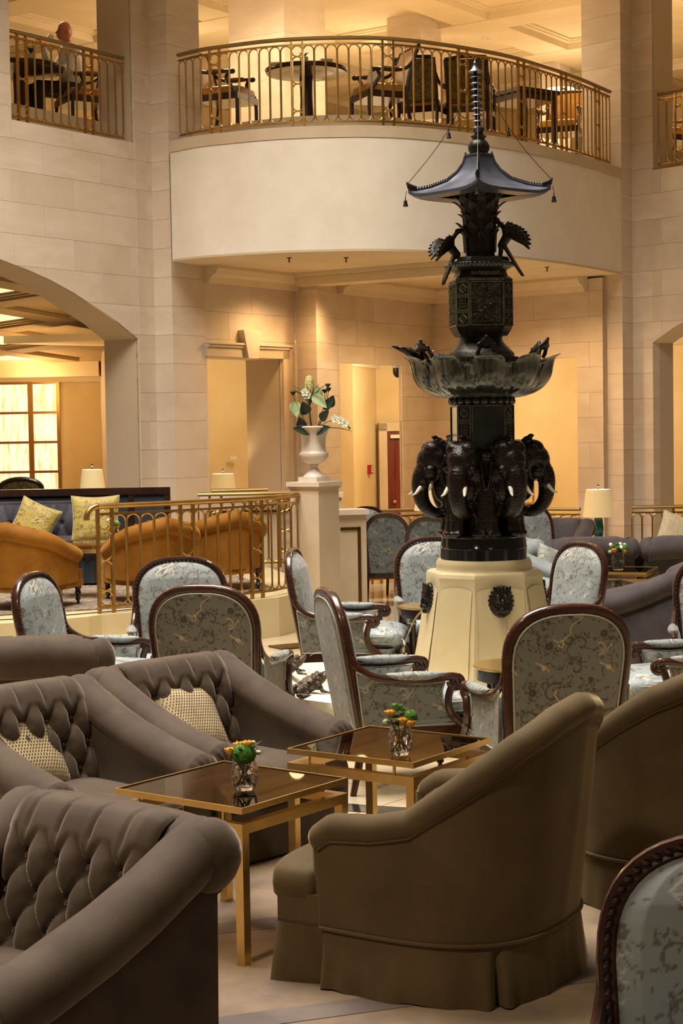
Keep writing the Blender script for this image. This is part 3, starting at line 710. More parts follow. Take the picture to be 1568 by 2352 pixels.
PT, PBR, PCR = make_pattern()
def pattern_colors(me, uv, base, brown, pale):
    n = PBR.shape[0]; uv = np.array(uv); i = ((uv[:, 0] / PT) % 1 * n).astype(int) % n; j = ((uv[:, 1] / PT) % 1 * n).astype(int) % n
    b = PBR[j, i][:, None]; c = PCR[j, i][:, None]; B0, B1, B2 = (np.array(lin(x)) for x in (base, brown, pale))
    col = B0 * (1 - b * .92) + B1 * b * .92; col = col * (1 - c) + B2 * c; col[:, 3] = 1
    at = me.color_attributes.new('pattern', 'FLOAT_COLOR', 'POINT'); at.data.foreach_set('color', col.astype(np.float32).ravel())
DAM = ('#808684', '#574a35', '#c9bb96')
def patterned(name, fn, nu, nv, parent, m='damask', cols=DAM, u0=0, v0=0):
    """surface fn(a,b)->(Vector, (u,v)); a,b in 0..1"""
    P = []; uv = []
    for i in range(nu + 1):
        row = []
        for j in range(nv + 1):
            p, q = fn(i / nu, j / nv); row.append(p); uv.append((q[0] + u0, q[1] + v0))
        P.append(row)
    b = MB().grid(P); me = bpy.data.meshes.new(name); me.from_pydata([tuple(v) for v in b.v], [], b.f)
    me.polygons.foreach_set('use_smooth', [True] * len(me.polygons)); me.materials.append(MATS[m]); pattern_colors(me, uv, *cols)
    return link(name, me, parent)
def pillow_fn(c, r, e1=.35, e2=.35, puff=.15):
    sp = lambda x, e: math.copysign(abs(x) ** e, x)
    def f(a, b):
        th = 2 * PI * a; ph = -PI / 2 * .995 + PI * .995 * b
        x = sp(math.cos(ph), e1) * sp(math.cos(th), e2); y = sp(math.cos(ph), e1) * sp(math.sin(th), e2); z = sp(math.sin(ph), .75)
        bul = 1 + puff * (1 - x * x) * (1 - y * y)
        p = Vector((c[0] + r[0] * x, c[1] + r[1] * y, c[2] + r[2] * z * bul)); return p, (p.x, p.y + p.z)
    return f

# ------------------------------------------------------------------ carved mahogany armchairs with silver-blue upholstery
def bergere(label, loc, rz, nlo=1.0):
    t = thing('carved_armchair', label, 'armchair', loc, rz, 'silver-blue carved armchairs')
    # back plane: w up the slope from (y .27, z .33) to (y .40, z 1.03)
    S = Vector((0, .125, .70)).normalized(); Nf = Vector((0, -S.z, S.y))   # Nf points to the front
    O = Vector((0, .26, .32)); HW = .712
    def pt(x, w, d=0): return O + Vector((x, 0, 0)) + S * w + Nf * d
    def outline(e):
        pts = []
        for w in np.linspace(.0, .45, 5): pts.append((.275 + .030 * w / .45 - e, w))
        for a in np.linspace(0, 90, 13)[1:]:
            a = math.radians(a); ca, sa = max(0, math.cos(a)) ** .76, math.sin(a) ** .78; pts.append(((.305 - e) * ca, .45 + (HW - .45 - e) * sa))
        return pts + [(-x, w) for x, w in pts[:-1][::-1]]
    out = outline(.0); path = [pt(x, w) for x, w in out]; nrm = []
    for i in range(len(out)):
        a = Vector(out[max(0, i - 1)]); b = Vector(out[min(len(out) - 1, i + 1)]); d = (b - a).normalized(); nrm.append(Vector((d.y, 0, 0)) + S * -d.x)
    sec = [(-.040, -.016), (-.040, .012), (-.031, .020), (-.022, .016), (-.010, .027), (.0, .025), (.004, .015), (.005, -.010), (-.004, -.020), (-.026, -.021)]
    MB().sweep(path, sec, nrm, Nf).build('back_frame', 'wood', t, ang=50)
    # twisted ribbon carving along the front of the frame
    b = MB(); cum = [0]
    for i in range(1, len(path)): cum.append(cum[-1] + (path[i] - path[i - 1]).length)
    nb = 46
    for k in range(nb):
        s = cum[-1] * (.16 + .68 * (k + .5) / nb); i = min(len(cum) - 2, max(j for j in range(len(cum)) if cum[j] <= s)); f = (s - cum[i]) / (cum[i + 1] - cum[i])
        p = path[i].lerp(path[i + 1], f); n_ = nrm[i].lerp(nrm[i + 1], f).normalized(); tt = (path[i + 1] - path[i]).normalized()
        d1 = (tt + n_ * .8).normalized(); M = Matrix((d1, Nf.cross(d1), Nf)).transposed()
        b.ball(p - n_ * .016 + Nf * .020, (.013, .006, .009), 6, 4, M)
    b.build('ribbon_carving', 'wood', t)
    inn = outline(.035)
    def hw(w):
        ws = [q[1] for q in inn[:17]]; xs = [q[0] for q in inn[:17]]; return interp(ws, xs, w)
    wt = max(q[1] for q in inn)
    def backf(side):
        def f(a, b_):
            w = wt * (1 - (1 - b_) ** 1.35) * .999; x = (2 * a - 1) * hw(w); u = 2 * a - 1; e = min(1, (1 - abs(u)) * 5) * min(1, (wt - w) * 9 + .02) * min(1, w * 9 + .1)
            d = (.012 + .052 * math.sqrt(max(0, e)) * (1 - .35 * u * u)) if side > 0 else -(.020 + .012 * math.sqrt(max(0, e)))
            return pt(x, w, d), (x + .23, w)
        return f
    patterned('back_cushion', backf(1), int(110 * nlo), int(120 * nlo), t, cols=('#949a98', '#6a6152', '#c2bfae'), u0=.1, v0=.07)
    patterned('back_panel', backf(-1), int(120 * nlo), int(130 * nlo), t, cols=('#75736a', '#453927', '#bcaa82'))
    for d, nm in ((-.026, 'rear_piping'), (.014, 'front_piping')):
        MB().tube([pt(x, w, d) for x, w in outline(.040)], .0042, 6).build(nm, 'piping_light', t)
    # arms
    for s in (-1, 1):
        ap = spline([(s * .292, .335, .74), (s * .30, .30, .66), (s * .312, .22, .605), (s * .322, .10, .582), (s * .328, -.06, .578), (s * .33, -.17, .588), (s * .33, -.215, .582)], 6)
        arm = MB(); arm.tube(ap, [.019 + .003 * (k / len(ap)) for k in range(len(ap))], 10, flat=.8)
        sc = [Vector((s * .33, -.212 - .030 * math.cos(a) * (1 - a / 11), .562 + .030 * math.sin(a) * (1 - a / 11))) for a in np.linspace(-PI / 2 - 1.6, 5.6, 22)]
        arm.tube(sc, .016, 8); arm.ball((s * .33, -.215, .562), (.022, .016, .016), 10, 6)
        arm.build('arm_rail', 'wood', t)
        su = spline([(s * .33, -.20, .555), (s * .33, -.178, .515), (s * .33, -.168, .46), (s * .328, -.185, .40), (s * .325, -.235, .35), (s * .322, -.295, .305)], 6)
        MB().tube(su, [.018] * 4 + [.020] * (len(su) - 4), 8).build('arm_support', 'wood', t)
        def padf(a, b_, s=s):
            th = 2 * PI * a; L = b_; y = .15 - .30 * L; r = .034 * min(1, (math.sin(PI * min(max(L, .004), .996))) ** .4)
            zc = interp([-.17, -.06, .1, .22], [.588, .578, .582, .605], y)
            p = Vector((s * interp([-.17, .1, .2], [.33, .322, .314], y) + r * math.cos(th) * .95, y, zc + .018 + r * .72 * math.sin(th))); return p, (p.y + .2, p.x + th * .03)
        patterned('arm_pad', padf, 20, 40, t, cols=('#949a98', '#6a6152', '#c2bfae'))
        def sidef(a, b_, s=s):
            zt = 1; yb, yf = .27, -.155
            y0 = .265 + .035 * b_; z = .345 + (interp([0, 1], [0, 1], b_)) * .225
            yf = interp([.345, .40, .46, .52, .57], [-.255, -.195, -.145, -.14, -.155], z)
            y = y0 + (yf - y0) * a; zz = .345 + b_ * (interp([-.2, 0, .2, .3], [.562, .556, .575, .63], y) - .345)
            return Vector((s * (.312 + .006 * math.sin(PI * a) * math.sin(PI * b_)), y, zz)), (y + .4, zz)
        patterned('side_panel', sidef, int(60 * nlo), int(46 * nlo), t, cols=('#7c7d76', '#554a38', '#b5a88a'), u0=.08)
        def sidein(a, b_, s=s):
            p, uv = sidef(a, b_); p = p.copy(); p.x = s * (.288 - .008 * math.sin(PI * a)); return p, uv
        patterned('side_lining', sidein, 30, 24, t, cols=('#949a98', '#6a6152', '#c2bfae'))
        edge_pts = [sidef(0, k / 10)[0] for k in range(11)] + [sidef(k / 12, 1)[0] for k in range(13)] + [sidef(1, 1 - k / 10)[0] for k in range(11)] + [sidef(1 - k / 12, 0)[0] for k in range(13)]
        MB().tube([p + Vector((s * .003, 0, 0)) for p in edge_pts], .0045, 6, closed=True).build('panel_piping', 'piping_light', t)
    # seat rail, legs, cushion
    rail = [(-.325, -.30), (-.30, -.335), (0, -.352), (.30, -.335), (.325, -.30), (.318, .0), (.285, .275), (-.285, .275), (-.318, .0)]
    b = MB(); b.prism(rail, .262, .338); b.prism([(x * 1.012, y * 1.012) for x, y in rail], .262, .275); b.build('seat_rail', 'wood', t, smooth=False)
    def seatside(a, b_):
        n = len(rail); s = a * 5.999; i = int(s); f = s - i; idx = [8, 0, 1, 2, 3, 4, 5][i:i + 2]
        p = Vector(rail[idx[0]]).lerp(Vector(rail[idx[1]]), f) * 1.0; return Vector((p.x * .985, p.y * .985, .335 + .04 * b_)), (a * .9, .335 + .04 * b_)
    patterned('seat_border', seatside, 60, 4, t)
    patterned('seat_cushion', pillow_fn((0, -.075, .430), (.283, .318, .070), .45, .28, .32), int(100 * nlo), int(44 * nlo), t, cols=('#98a5a8', '#786e5a', '#d5d0bd'))
    for zz in (.448, .402):
        sp = lambda x, e: math.copysign(abs(x) ** e, x)
        MB().tube([(.281 * sp(math.cos(a), .28), -.065 + .306 * sp(math.sin(a), .28), zz) for a in np.linspace(0, 2 * PI, 49)[:-1]], .0045, 6, closed=True).build('cushion_piping', 'piping_light', t)
    for sx in (-1, 1):
        MB().lathe([(.02, .27), (.030, .262), (.030, .235), (.021, .228), (.028, .215), (.027, .20), (.021, .19), (.015, .05), (.021, .04), (.021, .032), (.012, .022), (.014, .0)], 14, (sx * .285, -.30, 0), lobes=lambda a, r, z: 1 + (.05 * math.cos(8 * a) if .05 <= z <= .19 else 0)).build('leg', 'wood', t)
        MB().tube([(sx * .262, .262, .27), (sx * .262, .285, .14), (sx * .265, .315, 0)], [.024, .021, .017], 6).build('leg', 'wood', t)
    return t
BG = bergere('silver-blue carved armchair seen from behind, in front of the fountain on the right', (.95, 8.06, 0), math.radians(192))
def R(a): return math.radians(a)
for lb, x, y, a in (
    ('silver-blue carved armchair in profile behind the far glass table, facing the fountain', .282, 8.74, 103),
    ('silver-blue carved armchair in profile beyond the bronze frogs, nearer the platform railing', .033, 11.5, 82),
    ('silver-blue carved armchair seen from behind above the tufted sofa chairs', -.668, 9.33, 168),
    ('silver-blue carved armchair facing the viewer, just behind one with its back turned', -1.0, 10.58, 8),
    ('silver-blue carved armchair in profile at the left edge below the platform steps', -1.45, 9.82, 75),
    ('silver-blue carved armchair facing the viewer, half hidden left of the fountain base', .72, 12.12, 6),
    ('silver-blue carved armchair turned left, right of the fountain base', 1.325, 11.5, -62),
    ('small far carved armchair to the right of the elephants, before the brass railing', 2.13, 16.95, 38),
    ('silver-blue carved armchair cut by the right edge, its carved post and arm showing', 2.3, 10.1, -8),
    ('silver-blue carved armchair of which only arm and scroll show behind the right tub chair', 1.85, 9.19, -88),
    ('dim carved armchair close to the lens, cut by the bottom right corner', .72, 2.99, -14)):
    dup(BG, lb, (x, y, 0), R(a))

# --- slimmer side chairs of the same set, far behind
def side_chair(label, loc, rz):
    t = thing('side_chair', label, 'chair', loc, rz, 'dark framed side chairs behind the fountain')
    S = Vector((0, .10, .62)).normalized(); Nf = Vector((0, -S.z, S.y)); O = Vector((0, .22, .36))
    pt = lambda x, w, d=0: O + Vector((x, 0, 0)) + S * w + Nf * d
    def outline(e):
        p = [(.205 + .03 * w / .38 - e, w) for w in np.linspace(0, .38, 4)]
        p += [((.235 - e) * math.cos(R(a)) ** .8, .38 + (.24 - e) * math.sin(R(a)) ** .95) for a in np.linspace(0, 90, 10)[1:]]
        return p + [(-x, w) for x, w in p[:-1][::-1]]
    o = outline(0); path = [pt(*q) for q in o]; nr = []
    for i in range(len(o)):
        a = Vector(o[max(0, i - 1)]); b = Vector(o[min(len(o) - 1, i + 1)]); d = (b - a).normalized(); nr.append(Vector((d.y, 0, 0)) + S * -d.x)
    MB().sweep(path, [(-.036, -.02), (-.036, .02), (0, .024), (.002, -.02)], nr, Nf).build('back_frame', 'wood_dark', t)
    inn = outline(.032); wt = max(q[1] for q in inn)
    for sd, nm, cl in ((-1, 'back_panel', ('#646b6a', '#43392a', '#8f8a76')), (1, 'back_cushion', ('#868f8c', '#655c4b', '#b5b09c'))):
        def f(a, b_, sd=sd):
            w = wt * b_ * .999; x = (2 * a - 1) * interp([q[1] for q in inn[:13]], [q[0] for q in inn[:13]], w); return pt(x, w, sd * (.015 + .02 * (1 - (2 * a - 1) ** 2) * (sd > 0))), (x + .23, w)
        patterned(nm, f, 50, 60, t, cols=cl)
    MB().box((0, .215, .375), (.46, .035, .05)).build('back_rail', 'wood_dark', t, smooth=False)
    MB().prism([(-.26, -.25), (.26, -.25), (.23, .22), (-.23, .22)], .30, .36).build('seat_rail', 'wood_dark', t, smooth=False)
    patterned('seat_cushion', pillow_fn((0, -.02, .40), (.25, .24, .05), .4, .3), 40, 16, t)
    for sx in (-1, 1):
        MB().lathe([(.026, .34), (.026, .27), (.019, .26), (.024, .24), (.013, .03), (.017, .02), (.009, 0)], 10, (sx * .23, -.22, 0)).build('leg', 'wood_dark', t)
        MB().tube([(sx * .215, .21, .36), (sx * .215, .235, .18), (sx * .217, .27, 0)], [.02, .018, .014], 6).build('leg', 'wood_dark', t)
    return t
sc_ = side_chair('dark framed side chair with its back turned, right of the low panelled parapet', (.47, 17.35, 0), R(176))
dup(sc_, 'far side chair facing the viewer, peeping out behind the dark framed one', (.33, 18.15, 0), R(12))
dup(sc_, 'dark framed side chair half hidden behind the elephant plinth', (.86, 16.6, 0), R(176))

# ------------------------------------------------------------------ tufting
def tuft(u, v, du, dv, A, w=.3):
    """diamond buttoning: u,v in metres, du,dv lattice; returns (depth<=0)"""
    i = u / du; j = v / dv
    best = 9
    for jj in (math.floor(j), math.floor(j) + 1):
        off = .5 * (jj % 2); ii = round(i - off) + off
        best = min(best, math.hypot((i - ii) * du, (j - jj) * dv))
    a = i - j * .5; b = i + j * .5   # diagonals through the buttons
    fa = min(a % 1, 1 - a % 1); fb = min(b % 1, 1 - b % 1)
    fold = max(math.exp(-(fa / .07) ** 2), math.exp(-(fb / .07) ** 2))
    dome = math.sin(PI * (a % 1)) * math.sin(PI * (b % 1))
    return A * (.55 * abs(dome) ** .6 - .30 * fold - .9 * math.exp(-(best / .022) ** 2))
# ------------------------------------------------------------------ velvet club chairs: tufted back, long sloping rolled arms
def club_chair(label, loc, rz, m='velvet', tufted=True, group='velvet club chairs', W=.80, skirt=True, name='club_chair', buttons=True):
    t = thing(name, label, 'armchair', loc, rz, group); hx = W / 2
    def hh(y): # height of the arm top: long slope from back to front
        return interp([-.44, -.36, -.2, 0, .15, .27, .36, .45], [.540, .555, .588, .645, .70, .755, .795, .803], y)
    # back (outer shell with roll)
    def bsec(x):
        c = (.395, .698); r = .105; e = abs(x) / hx; drop = .03 * e ** 4
        pts = [(.20, .25), (.225, .48), (.265, .62)]
        pts += [(c[0] + r * math.cos(a), c[1] - drop + r * math.sin(a)) for a in np.linspace(PI * 1.02, -PI * .55, 16)]
        pts += [(.375, .57), (.375, .30), (.372, .03), (.22, .03)]
        return pts
    MB().loft([[(x, y, z) for y, z in bsec(x)] for x in np.linspace(-hx + .03, hx - .03, 17)]).build('back_shell', m, t, ang=60)
    for s in (-1, 1): MB().ball((s * (hx - .03), .395, .693), (.08, .103, .103), 14, 10).build('roll_end', m, t)
    # tufted inner back
    prof = spline([(0, .155, .36), (0, .185, .47), (0, .215, .58), (0, .245, .685), (0, .29, .765), (0, .345, .798), (0, .395, .803)], 6)
    cum = [0]
    for i in range(1, len(prof)): cum.append(cum[-1] + (prof[i] - prof[i - 1]).length)
    nu, nv = 90, 60; P = []; bx = hx - .115
    for i in range(nu + 1):
        row = []
        for j in range(nv + 1):
            s = cum[-1] * j / nv; p = Vector((0, interp(cum, [q.y for q in prof], s), interp(cum, [q.z for q in prof], s)))
            s2 = min(cum[-1], s + .01); s1 = max(0, s - .01)
            tn = Vector((0, interp(cum, [q.y for q in prof], s2) - interp(cum, [q.y for q in prof], s1), interp(cum, [q.z for q in prof], s2) - interp(cum, [q.z for q in prof], s1))).normalized()
            n = Vector((0, -tn.z, tn.y)); x = bx * (2 * i / nu - 1)
            d = tuft(x, s + .02, .125, .105, .040) if (tufted and s < cum[-1] * .70) else (.030 * (.45 + .1 * math.cos(2 * PI * x / .125)) if tufted else .01)
            if tufted and s >= cum[-1] * .58: # pleats running over the top
                k = min(1, (s / cum[-1] - .58) / .12); d = d * (1 - k) + k * (.016 - .010 * math.exp(-((((x / .125) % 1) - .5) / .06) ** 2))
            ed = min(1, (bx - abs(x)) / .05) ** .5; en = min(1, max(0, (cum[-1] - s) / (cum[-1] * .16)))
            p = p + n * ((d + .004 + .008) * ed * en - .008 * (1 - ed) - .004) + Vector((x, 0, 0)); row.append(p)
        P.append(row)
    bk = MB().grid(P).build('tufted_back' if tufted else 'inner_back', m, t, ang=70)
    if tufted and buttons:
        bmesh_b = MB().ball((0, 0, 0), (.011, .007, .011), 8, 5).mesh('button'); bmesh_b.materials.append(MATS[m])
        for j in range(1, 5):
            for i in range(-4, 5):
                x = (i + .5 * (j % 2)) * .125; s = j * .105 - .02
                if abs(x) < bx - .02 and s < cum[-1] * .66:
                    p = Vector((x, interp(cum, [q.y for q in prof], s) + .012, interp(cum, [q.z for q in prof], s))); link('button', bmesh_b, t, p)
    # arms: loft along y
    for s in (-1, 1):
        rings = []; ys = np.linspace(.40, -.40, 25)
        for y in ys:
            h = hh(y); r = .092; cx = hx - .055 + .012 * (.4 - y); cz = h - r
            pts = [(hx - .155, .24), (hx - .145, min(.40, cz - .05)), (hx - .125, cz - .02)]
            pts += [(cx + r * math.cos(a), cz + r * math.sin(a)) for a in np.linspace(PI * 1.0, -PI * .40, 14)]
            pts += [(hx - .005, cz - .12 if cz - .12 > .25 else .25), (hx - .012, .14), (hx - .018, .03), (hx - .14, .03)]
            rings.append([(s * a, y, b) for a, b in pts])
        MB().loft(rings).build('arm', m, t, ang=60)
        # gathered front of the roll
        y = -.40; h = hh(y); r = .092; cx = hx - .055 + .012 * (.4 - y); cz = h - r; P = []
        for i in range(57):
            a = 2 * PI * i / 56; row = []
            for j in range(9):
                q = j / 8; rr = r * 1.01 * q; dep = .038 * (1 - q ** 2.5) ** .6 + .006 * math.sin(14 * a) * q ** .5 * (1 - q ** 6)
                row.append((s * (cx + rr * math.cos(a)), y - dep, cz + rr * math.sin(a)))
            P.append(row)
        MB().grid(P).build('pleated_arm_front', m, t, ang=80)
    MB().box((0, -.02, .155), (W - .28, .76, .25)).build('base', m, t, smooth=False)
    c = MB(); c.ball((0, -.12, .335), (hx - .145, .325, .085), 40, 14, None, .45, .25); c.build('seat_cushion', m, t, ang=80)
    MB().tube([((hx - .15) * math.copysign(abs(math.cos(a)) ** .25, math.cos(a)), -.12 + .322 * math.copysign(abs(math.sin(a)) ** .25, math.sin(a)), .36) for a in np.linspace(0, 2 * PI, 61)[:-1]], .005, 6, closed=True).build('cushion_piping', m, t)
    if skirt: MB().box((0, -.405, .13), (W - .06, .012, .21)).build('front_skirt', m, t, smooth=False)
    return t
CC = club_chair('brown velvet club chair with tufted back, middle left beside the far glass table', (-.55, 7.49, 0), R(46))
for lb, x, y, a in (
    ('brown velvet club chair cut by the left edge, beside the near glass table', -1.105, 6.765, 46),
    ('brown velvet club chair in the bottom left corner, tufted back and arm towards the lens', -.91, 4.47, -38),
    ('brown velvet club chair showing only its dark rolled top at the left edge', -1.65, 8.95, 186)):
    dup(CC, lb, (x, y, 0), R(a))
CM = club_chair('mauve velvet club chair seen from its side, right of the fountain', (2.18, 12.55, 0), R(-112), 'velvet_mauve', tufted=False, group='mauve club chairs on the right')
dup(CM, 'mauve velvet club chair with its back turned, left of two under the table lamp', (2.26, 15.78, 0), R(180))
dup(CM, 'mauve velvet club chair with its back turned, right of two at the right edge', (3.14, 15.78, 0), R(180))
dup(CM, 'mauve velvet club chair far behind, before the brass railing', (2.22, 18.3, 0), R(-20))
dup(CM, 'mauve velvet club chair farthest right, holding two cushions', (3.86, 18.2, 0), R(-15))
CS = club_chair('pale silver tufted club chair half hidden behind the fountain', (1.62, 14.35, 0), R(62), 'velvet_silver', group='pale silver club chairs')
dup(CS, 'pale silver club chair of which a rounded corner shows left of the elephant plinth', (1.24, 15.5, 0), R(-60))

# ------------------------------------------------------------------ tub chairs
def tub_chair(label, loc, rz, m, group, prof, name='tub_chair', W=.39, D=.36, lean=.09, zb=.21, rollr=.05, skirt=True, button_roll=False, legs=False, th=.10):
    """U-shaped shell round a seat; prof = (ts, hs): height of the rim from arm tip (0) to mid back (1)"""
    t = thing(name, label, 'armchair', loc, rz, group)
    # plan path (centre of the shell), from front right tip round the back to front left tip
    half = spline([(W - .01, -D + (.17 if skirt else .10), 0), (W, -.16, 0), (W + .005, .0, 0), (W - .02, .16, 0), (W - .10, .29, 0), (W - .24, .365, 0), (0, .385, 0)], 7)
    path = [(p.x, p.y) for p in half] + [(-p.x, p.y) for p in half[:-1][::-1]]
    n = len(path); cum = [0]
    for i in range(1, n): cum.append(cum[-1] + math.dist(path[i], path[i - 1]))
    nr = []
    for i in range(n):
        a = Vector(path[max(0, i - 1)]); b = Vector(path[min(n - 1, i + 1)]); d = (b - a).normalized(); nr.append(Vector((d.y, -d.x)))
    hs = []; ln = []
    for i in range(n):
        q = cum[i] / cum[-1]; q = 1 - abs(2 * q - 1); hs.append(interp(prof[0], prof[1], q)); ln.append(lean * interp([0, .35, 1], [.15, .4, 1], q))
    P = lambda i, d, z: Vector((path[i][0] + nr[i].x * (d + ln[i] * max(0, (z - zb)) / .75), path[i][1] + nr[i].y * (d + ln[i] * max(0, (z - zb)) / .75), z))
    ro = .018 if rollr < .06 else .04
    MB().loft([[P(i, -.0, zb), P(i, .004, (zb + hs[i]) / 2), P(i, .0, hs[i] - rollr * 1.2), P(i, -th * .5, hs[i] - rollr), P(i, -th, hs[i] - rollr * 1.2), P(i, -th, (zb + hs[i]) / 2), P(i, -th, zb)] for i in range(n)]).build('shell', m, t, ang=50)
    roll = MB().tube([P(i, ro - rollr, hs[i] - rollr) for i in range(n)], [rollr] * n, 14)
    roll.ball(P(0, ro - rollr, hs[0] - rollr), rollr, 12, 8); roll.ball(P(n - 1, ro - rollr, hs[-1] - rollr), rollr, 12, 8)
    ob = roll.build('top_roll', m, t, ang=80)
    if rollr < .06:
        pp = [P(0, -.004, zb)] + [P(0, -.004, z) for z in np.linspace(zb + .02, hs[0] - rollr * 2.0, 5)] + [P(i, .004, hs[i] - rollr * 1.75) for i in range(n)] + [P(n - 1, -.004, z) for z in np.linspace(zb + .02, hs[0] - rollr * 2.0, 5)[::-1]]
        MB().tube(pp, .0055, 6).build('piping', m, t)
        MB().tube([P(i, .006, zb) for i in range(n)], .0065, 6).build('seam_piping', m, t)
        for k in (0, n - 1): # rounded arm front
            MB().tube([P(k, -th * .5, z) + Vector((0, -.004, 0)) for z in np.linspace(zb, hs[k] - rollr, 6)], th * .5, 12, flat=.55).build('arm_front', m, t)
    if button_roll:
        bm_ = MB().ball((0, 0, 0), (.013, .013, .009), 8, 5).mesh('button'); bm_.materials.append(MATS[m])
        for i in range(4, n - 3, 5): link('button', bm_, t, P(i, ro - rollr, hs[i] + .0))
    # seat
    c = MB(); c.ball((0, (.24 - D) / 2, zb + .135), (W - th * .85, (.24 + D) / 2, .075), 44, 14, None, .5, .42); c.build('seat_cushion', m, t, ang=80)
    b = MB(); b.prism([(W - .02, -D - .0), (W - .02, .1), (W - .2, .33), (-W + .2, .33), (-W + .02, .1), (-W + .02, -D), (-W * .6, -D - .035), (W * .6, -D - .035)], zb - .01, zb + .10); b.build('seat_border', m, t, ang=30)
    if rollr < .06:
        c = MB(); c.ball((0, -D + .055, zb + .125), (W - .012, .105, .085), 44, 14, None, .55, .35); c.build('seat_front', m, t, ang=80)
        MB().tube([((W - .018) * math.copysign(abs(math.cos(a)) ** .35, math.cos(a)), -D + .055 - .102 * abs(math.sin(a)) ** .35, zb + .135) for a in np.linspace(.12, PI - .12, 25)], .005, 6).build('front_piping', m, t)
    if skirt:
        out = [P(i, .0, zb) for i in range(n)]; front = [Vector((x, y, zb)) for x, y in ((-W * .97, -D - .0), (-W * .6, -D - .037), (0, -D - .045), (W * .6, -D - .037), (W * .97, -D))]
        ring = out + front; m_ = len(ring); dense = []
        for i in range(m_):
            a, b = ring[i], ring[(i + 1) % m_]
            for k in range(4): dense.append(a.lerp(b, k / 4))
        M_ = len(dense); rows = []; c0 = Vector((0, 0, 0)); rnd = random.Random(5); ph = [rnd.uniform(0, 6.28) for _ in range(4)]
        for i, p in enumerate(dense):
            row = []; dirn = Vector((p.x, p.y * .9, 0)).normalized(); a = 2 * PI * i / M_
            for j in range(8):
                q = j / 7; fl = .022 * q + q * (.007 * math.sin(5 * a + ph[0]) + .005 * math.sin(11 * a + ph[1]) + .002 * math.sin(23 * a + ph[2]))
                pleat = 0
                for pc in (.311, .622, .0, .945):
                    dd = abs(((i / M_ - pc + .5) % 1) - .5)
                    pleat += -.045 * q ** .7 * math.exp(-(dd / .006) ** 2) + .016 * q * math.exp(-((dd - .018) / .012) ** 2)
                row.append(Vector((p.x, p.y, zb - (zb - .012 - .006 * math.sin(7 * a)) * q)) + dirn * (fl + pleat))
            rows.append(row)
        MB().grid(rows, cu=True).build('skirt', m, t, ang=80)
    else:
        MB().prism([(W - .01, -D), (W, .0), (W - .1, .27), (W - .24, .37), (-W + .24, .37), (-W + .1, .27), (-W, 0), (-W + .01, -D)], zb - .045, zb + .02).build('base', m, t, ang=30)
    if legs:
        for sx, sy in ((1, -.30), (-1, -.30), (.8, .28), (-.8, .28)):
            MB().lathe([(.03, zb), (.03, zb - .06), (.02, zb - .075), (.027, zb - .10), (.016, .06), (.024, .045), (.012, .03), (.014, 0)], 12, (sx * (W - .05), sy, 0)).build('leg', 'wood_dark', t)
    return t
prA = ([0, .05, .22, .36, .52, .70, .86, 1], [.555, .59, .605, .635, .745, .875, .95, .975])
TA = tub_chair('large olive velvet tub chair in the right foreground with its back to the lens', (.375, 5.70, 0), R(-120), 'velvet_olive', 'olive tub chairs', prA, W=.425, D=.47, lean=.10)
dup(TA, 'olive velvet tub chair behind the large one, cut by the right edge', (1.29, 6.62, 0), R(-160))
prY = ([0, .3, .6, 1], [.50, .56, .66, .745])
TY = tub_chair('golden yellow tub chair at the left edge on the raised lounge', (-2.66, 14.35, .36), R(163), 'velvet_gold', 'golden tub chairs in the lounge', prY, zb=.20, rollr=.075, skirt=False, button_roll=True, legs=True, lean=.06, W=.36, D=.33)
dup(TY, 'golden yellow tub chair behind the curled railing end', (-1.66, 14.77, .36), R(205))
dup(TY, 'golden yellow tub chair deeper behind the platform railing', (-1.12, 15.75, .36), R(205))

# ------------------------------------------------------------------ brass tables with smoked glass
def glass_table(label, loc, rz, S=.60, H=.557):
    t = thing('glass_table', label, 'table', loc, rz, 'brass coffee tables with smoked glass')
    h = S / 2; z1 = H
    MB().box((0, 0, z1 - .010), (S - .014, S - .014, .012)).build('glass_top', 'smoked_glass', t, smooth=False)
    for s in (-1, 1):
        MB().box((0, s * (h - .0035), z1 - .011), (S, .007, .022)).build('top_edge', 'brass', t, smooth=False)
        MB().box((s * (h - .0035), 0, z1 - .011), (.007, S - .014, .022)).build('top_edge', 'brass', t, smooth=False)
        MB().box((0, s * (h - .0175), z1 - .075), (S, .035, .036)).build('frame_bar', 'brass', t, smooth=False)
        MB().box((s * (h - .0175), 0, z1 - .075), (.035, S - .07, .036)).build('frame_bar', 'brass', t, smooth=False)
        for k in (-1, 1):
            MB().box((s * (h - .10), k * (h - .02), z1 - .039), (.009, .009, .036)).build('spacer', 'brass', t, smooth=False)
            MB().box((s * (h - .0175), k * (h - .0175), (z1 - .093) / 2), (.035, .035, z1 - .093)).build('leg', 'brass', t, smooth=False)
            MB().lathe([(.028, 0), (.028, .004), (.018, .006)], 12, (s * (h - .0175), k * (h - .0175), .012)).build('foot', 'brass', t)
    return t
a1 = math.atan2(-.37, .493)
GT = glass_table('brass and smoked glass coffee table nearest the lens, flowers on it', (-.415, 6.135, 0), a1)
dup(GT, 'brass and smoked glass coffee table farther back, behind the large tub chair', (.182, 6.86, 0), math.atan2(-.335, .487))
dup(GT, 'small far brass table with flowers beside the mauve club chairs', (2.42, 14.85, 0), R(-20))
dup(GT, 'small far brass table with flowers right of the fountain base', (2.08, 13.5, 0), R(15))
lt = glass_table('brass table in the lounge between the golden tub chairs', (-2.33, 15.12, .36), R(3), S=.46, H=.50)

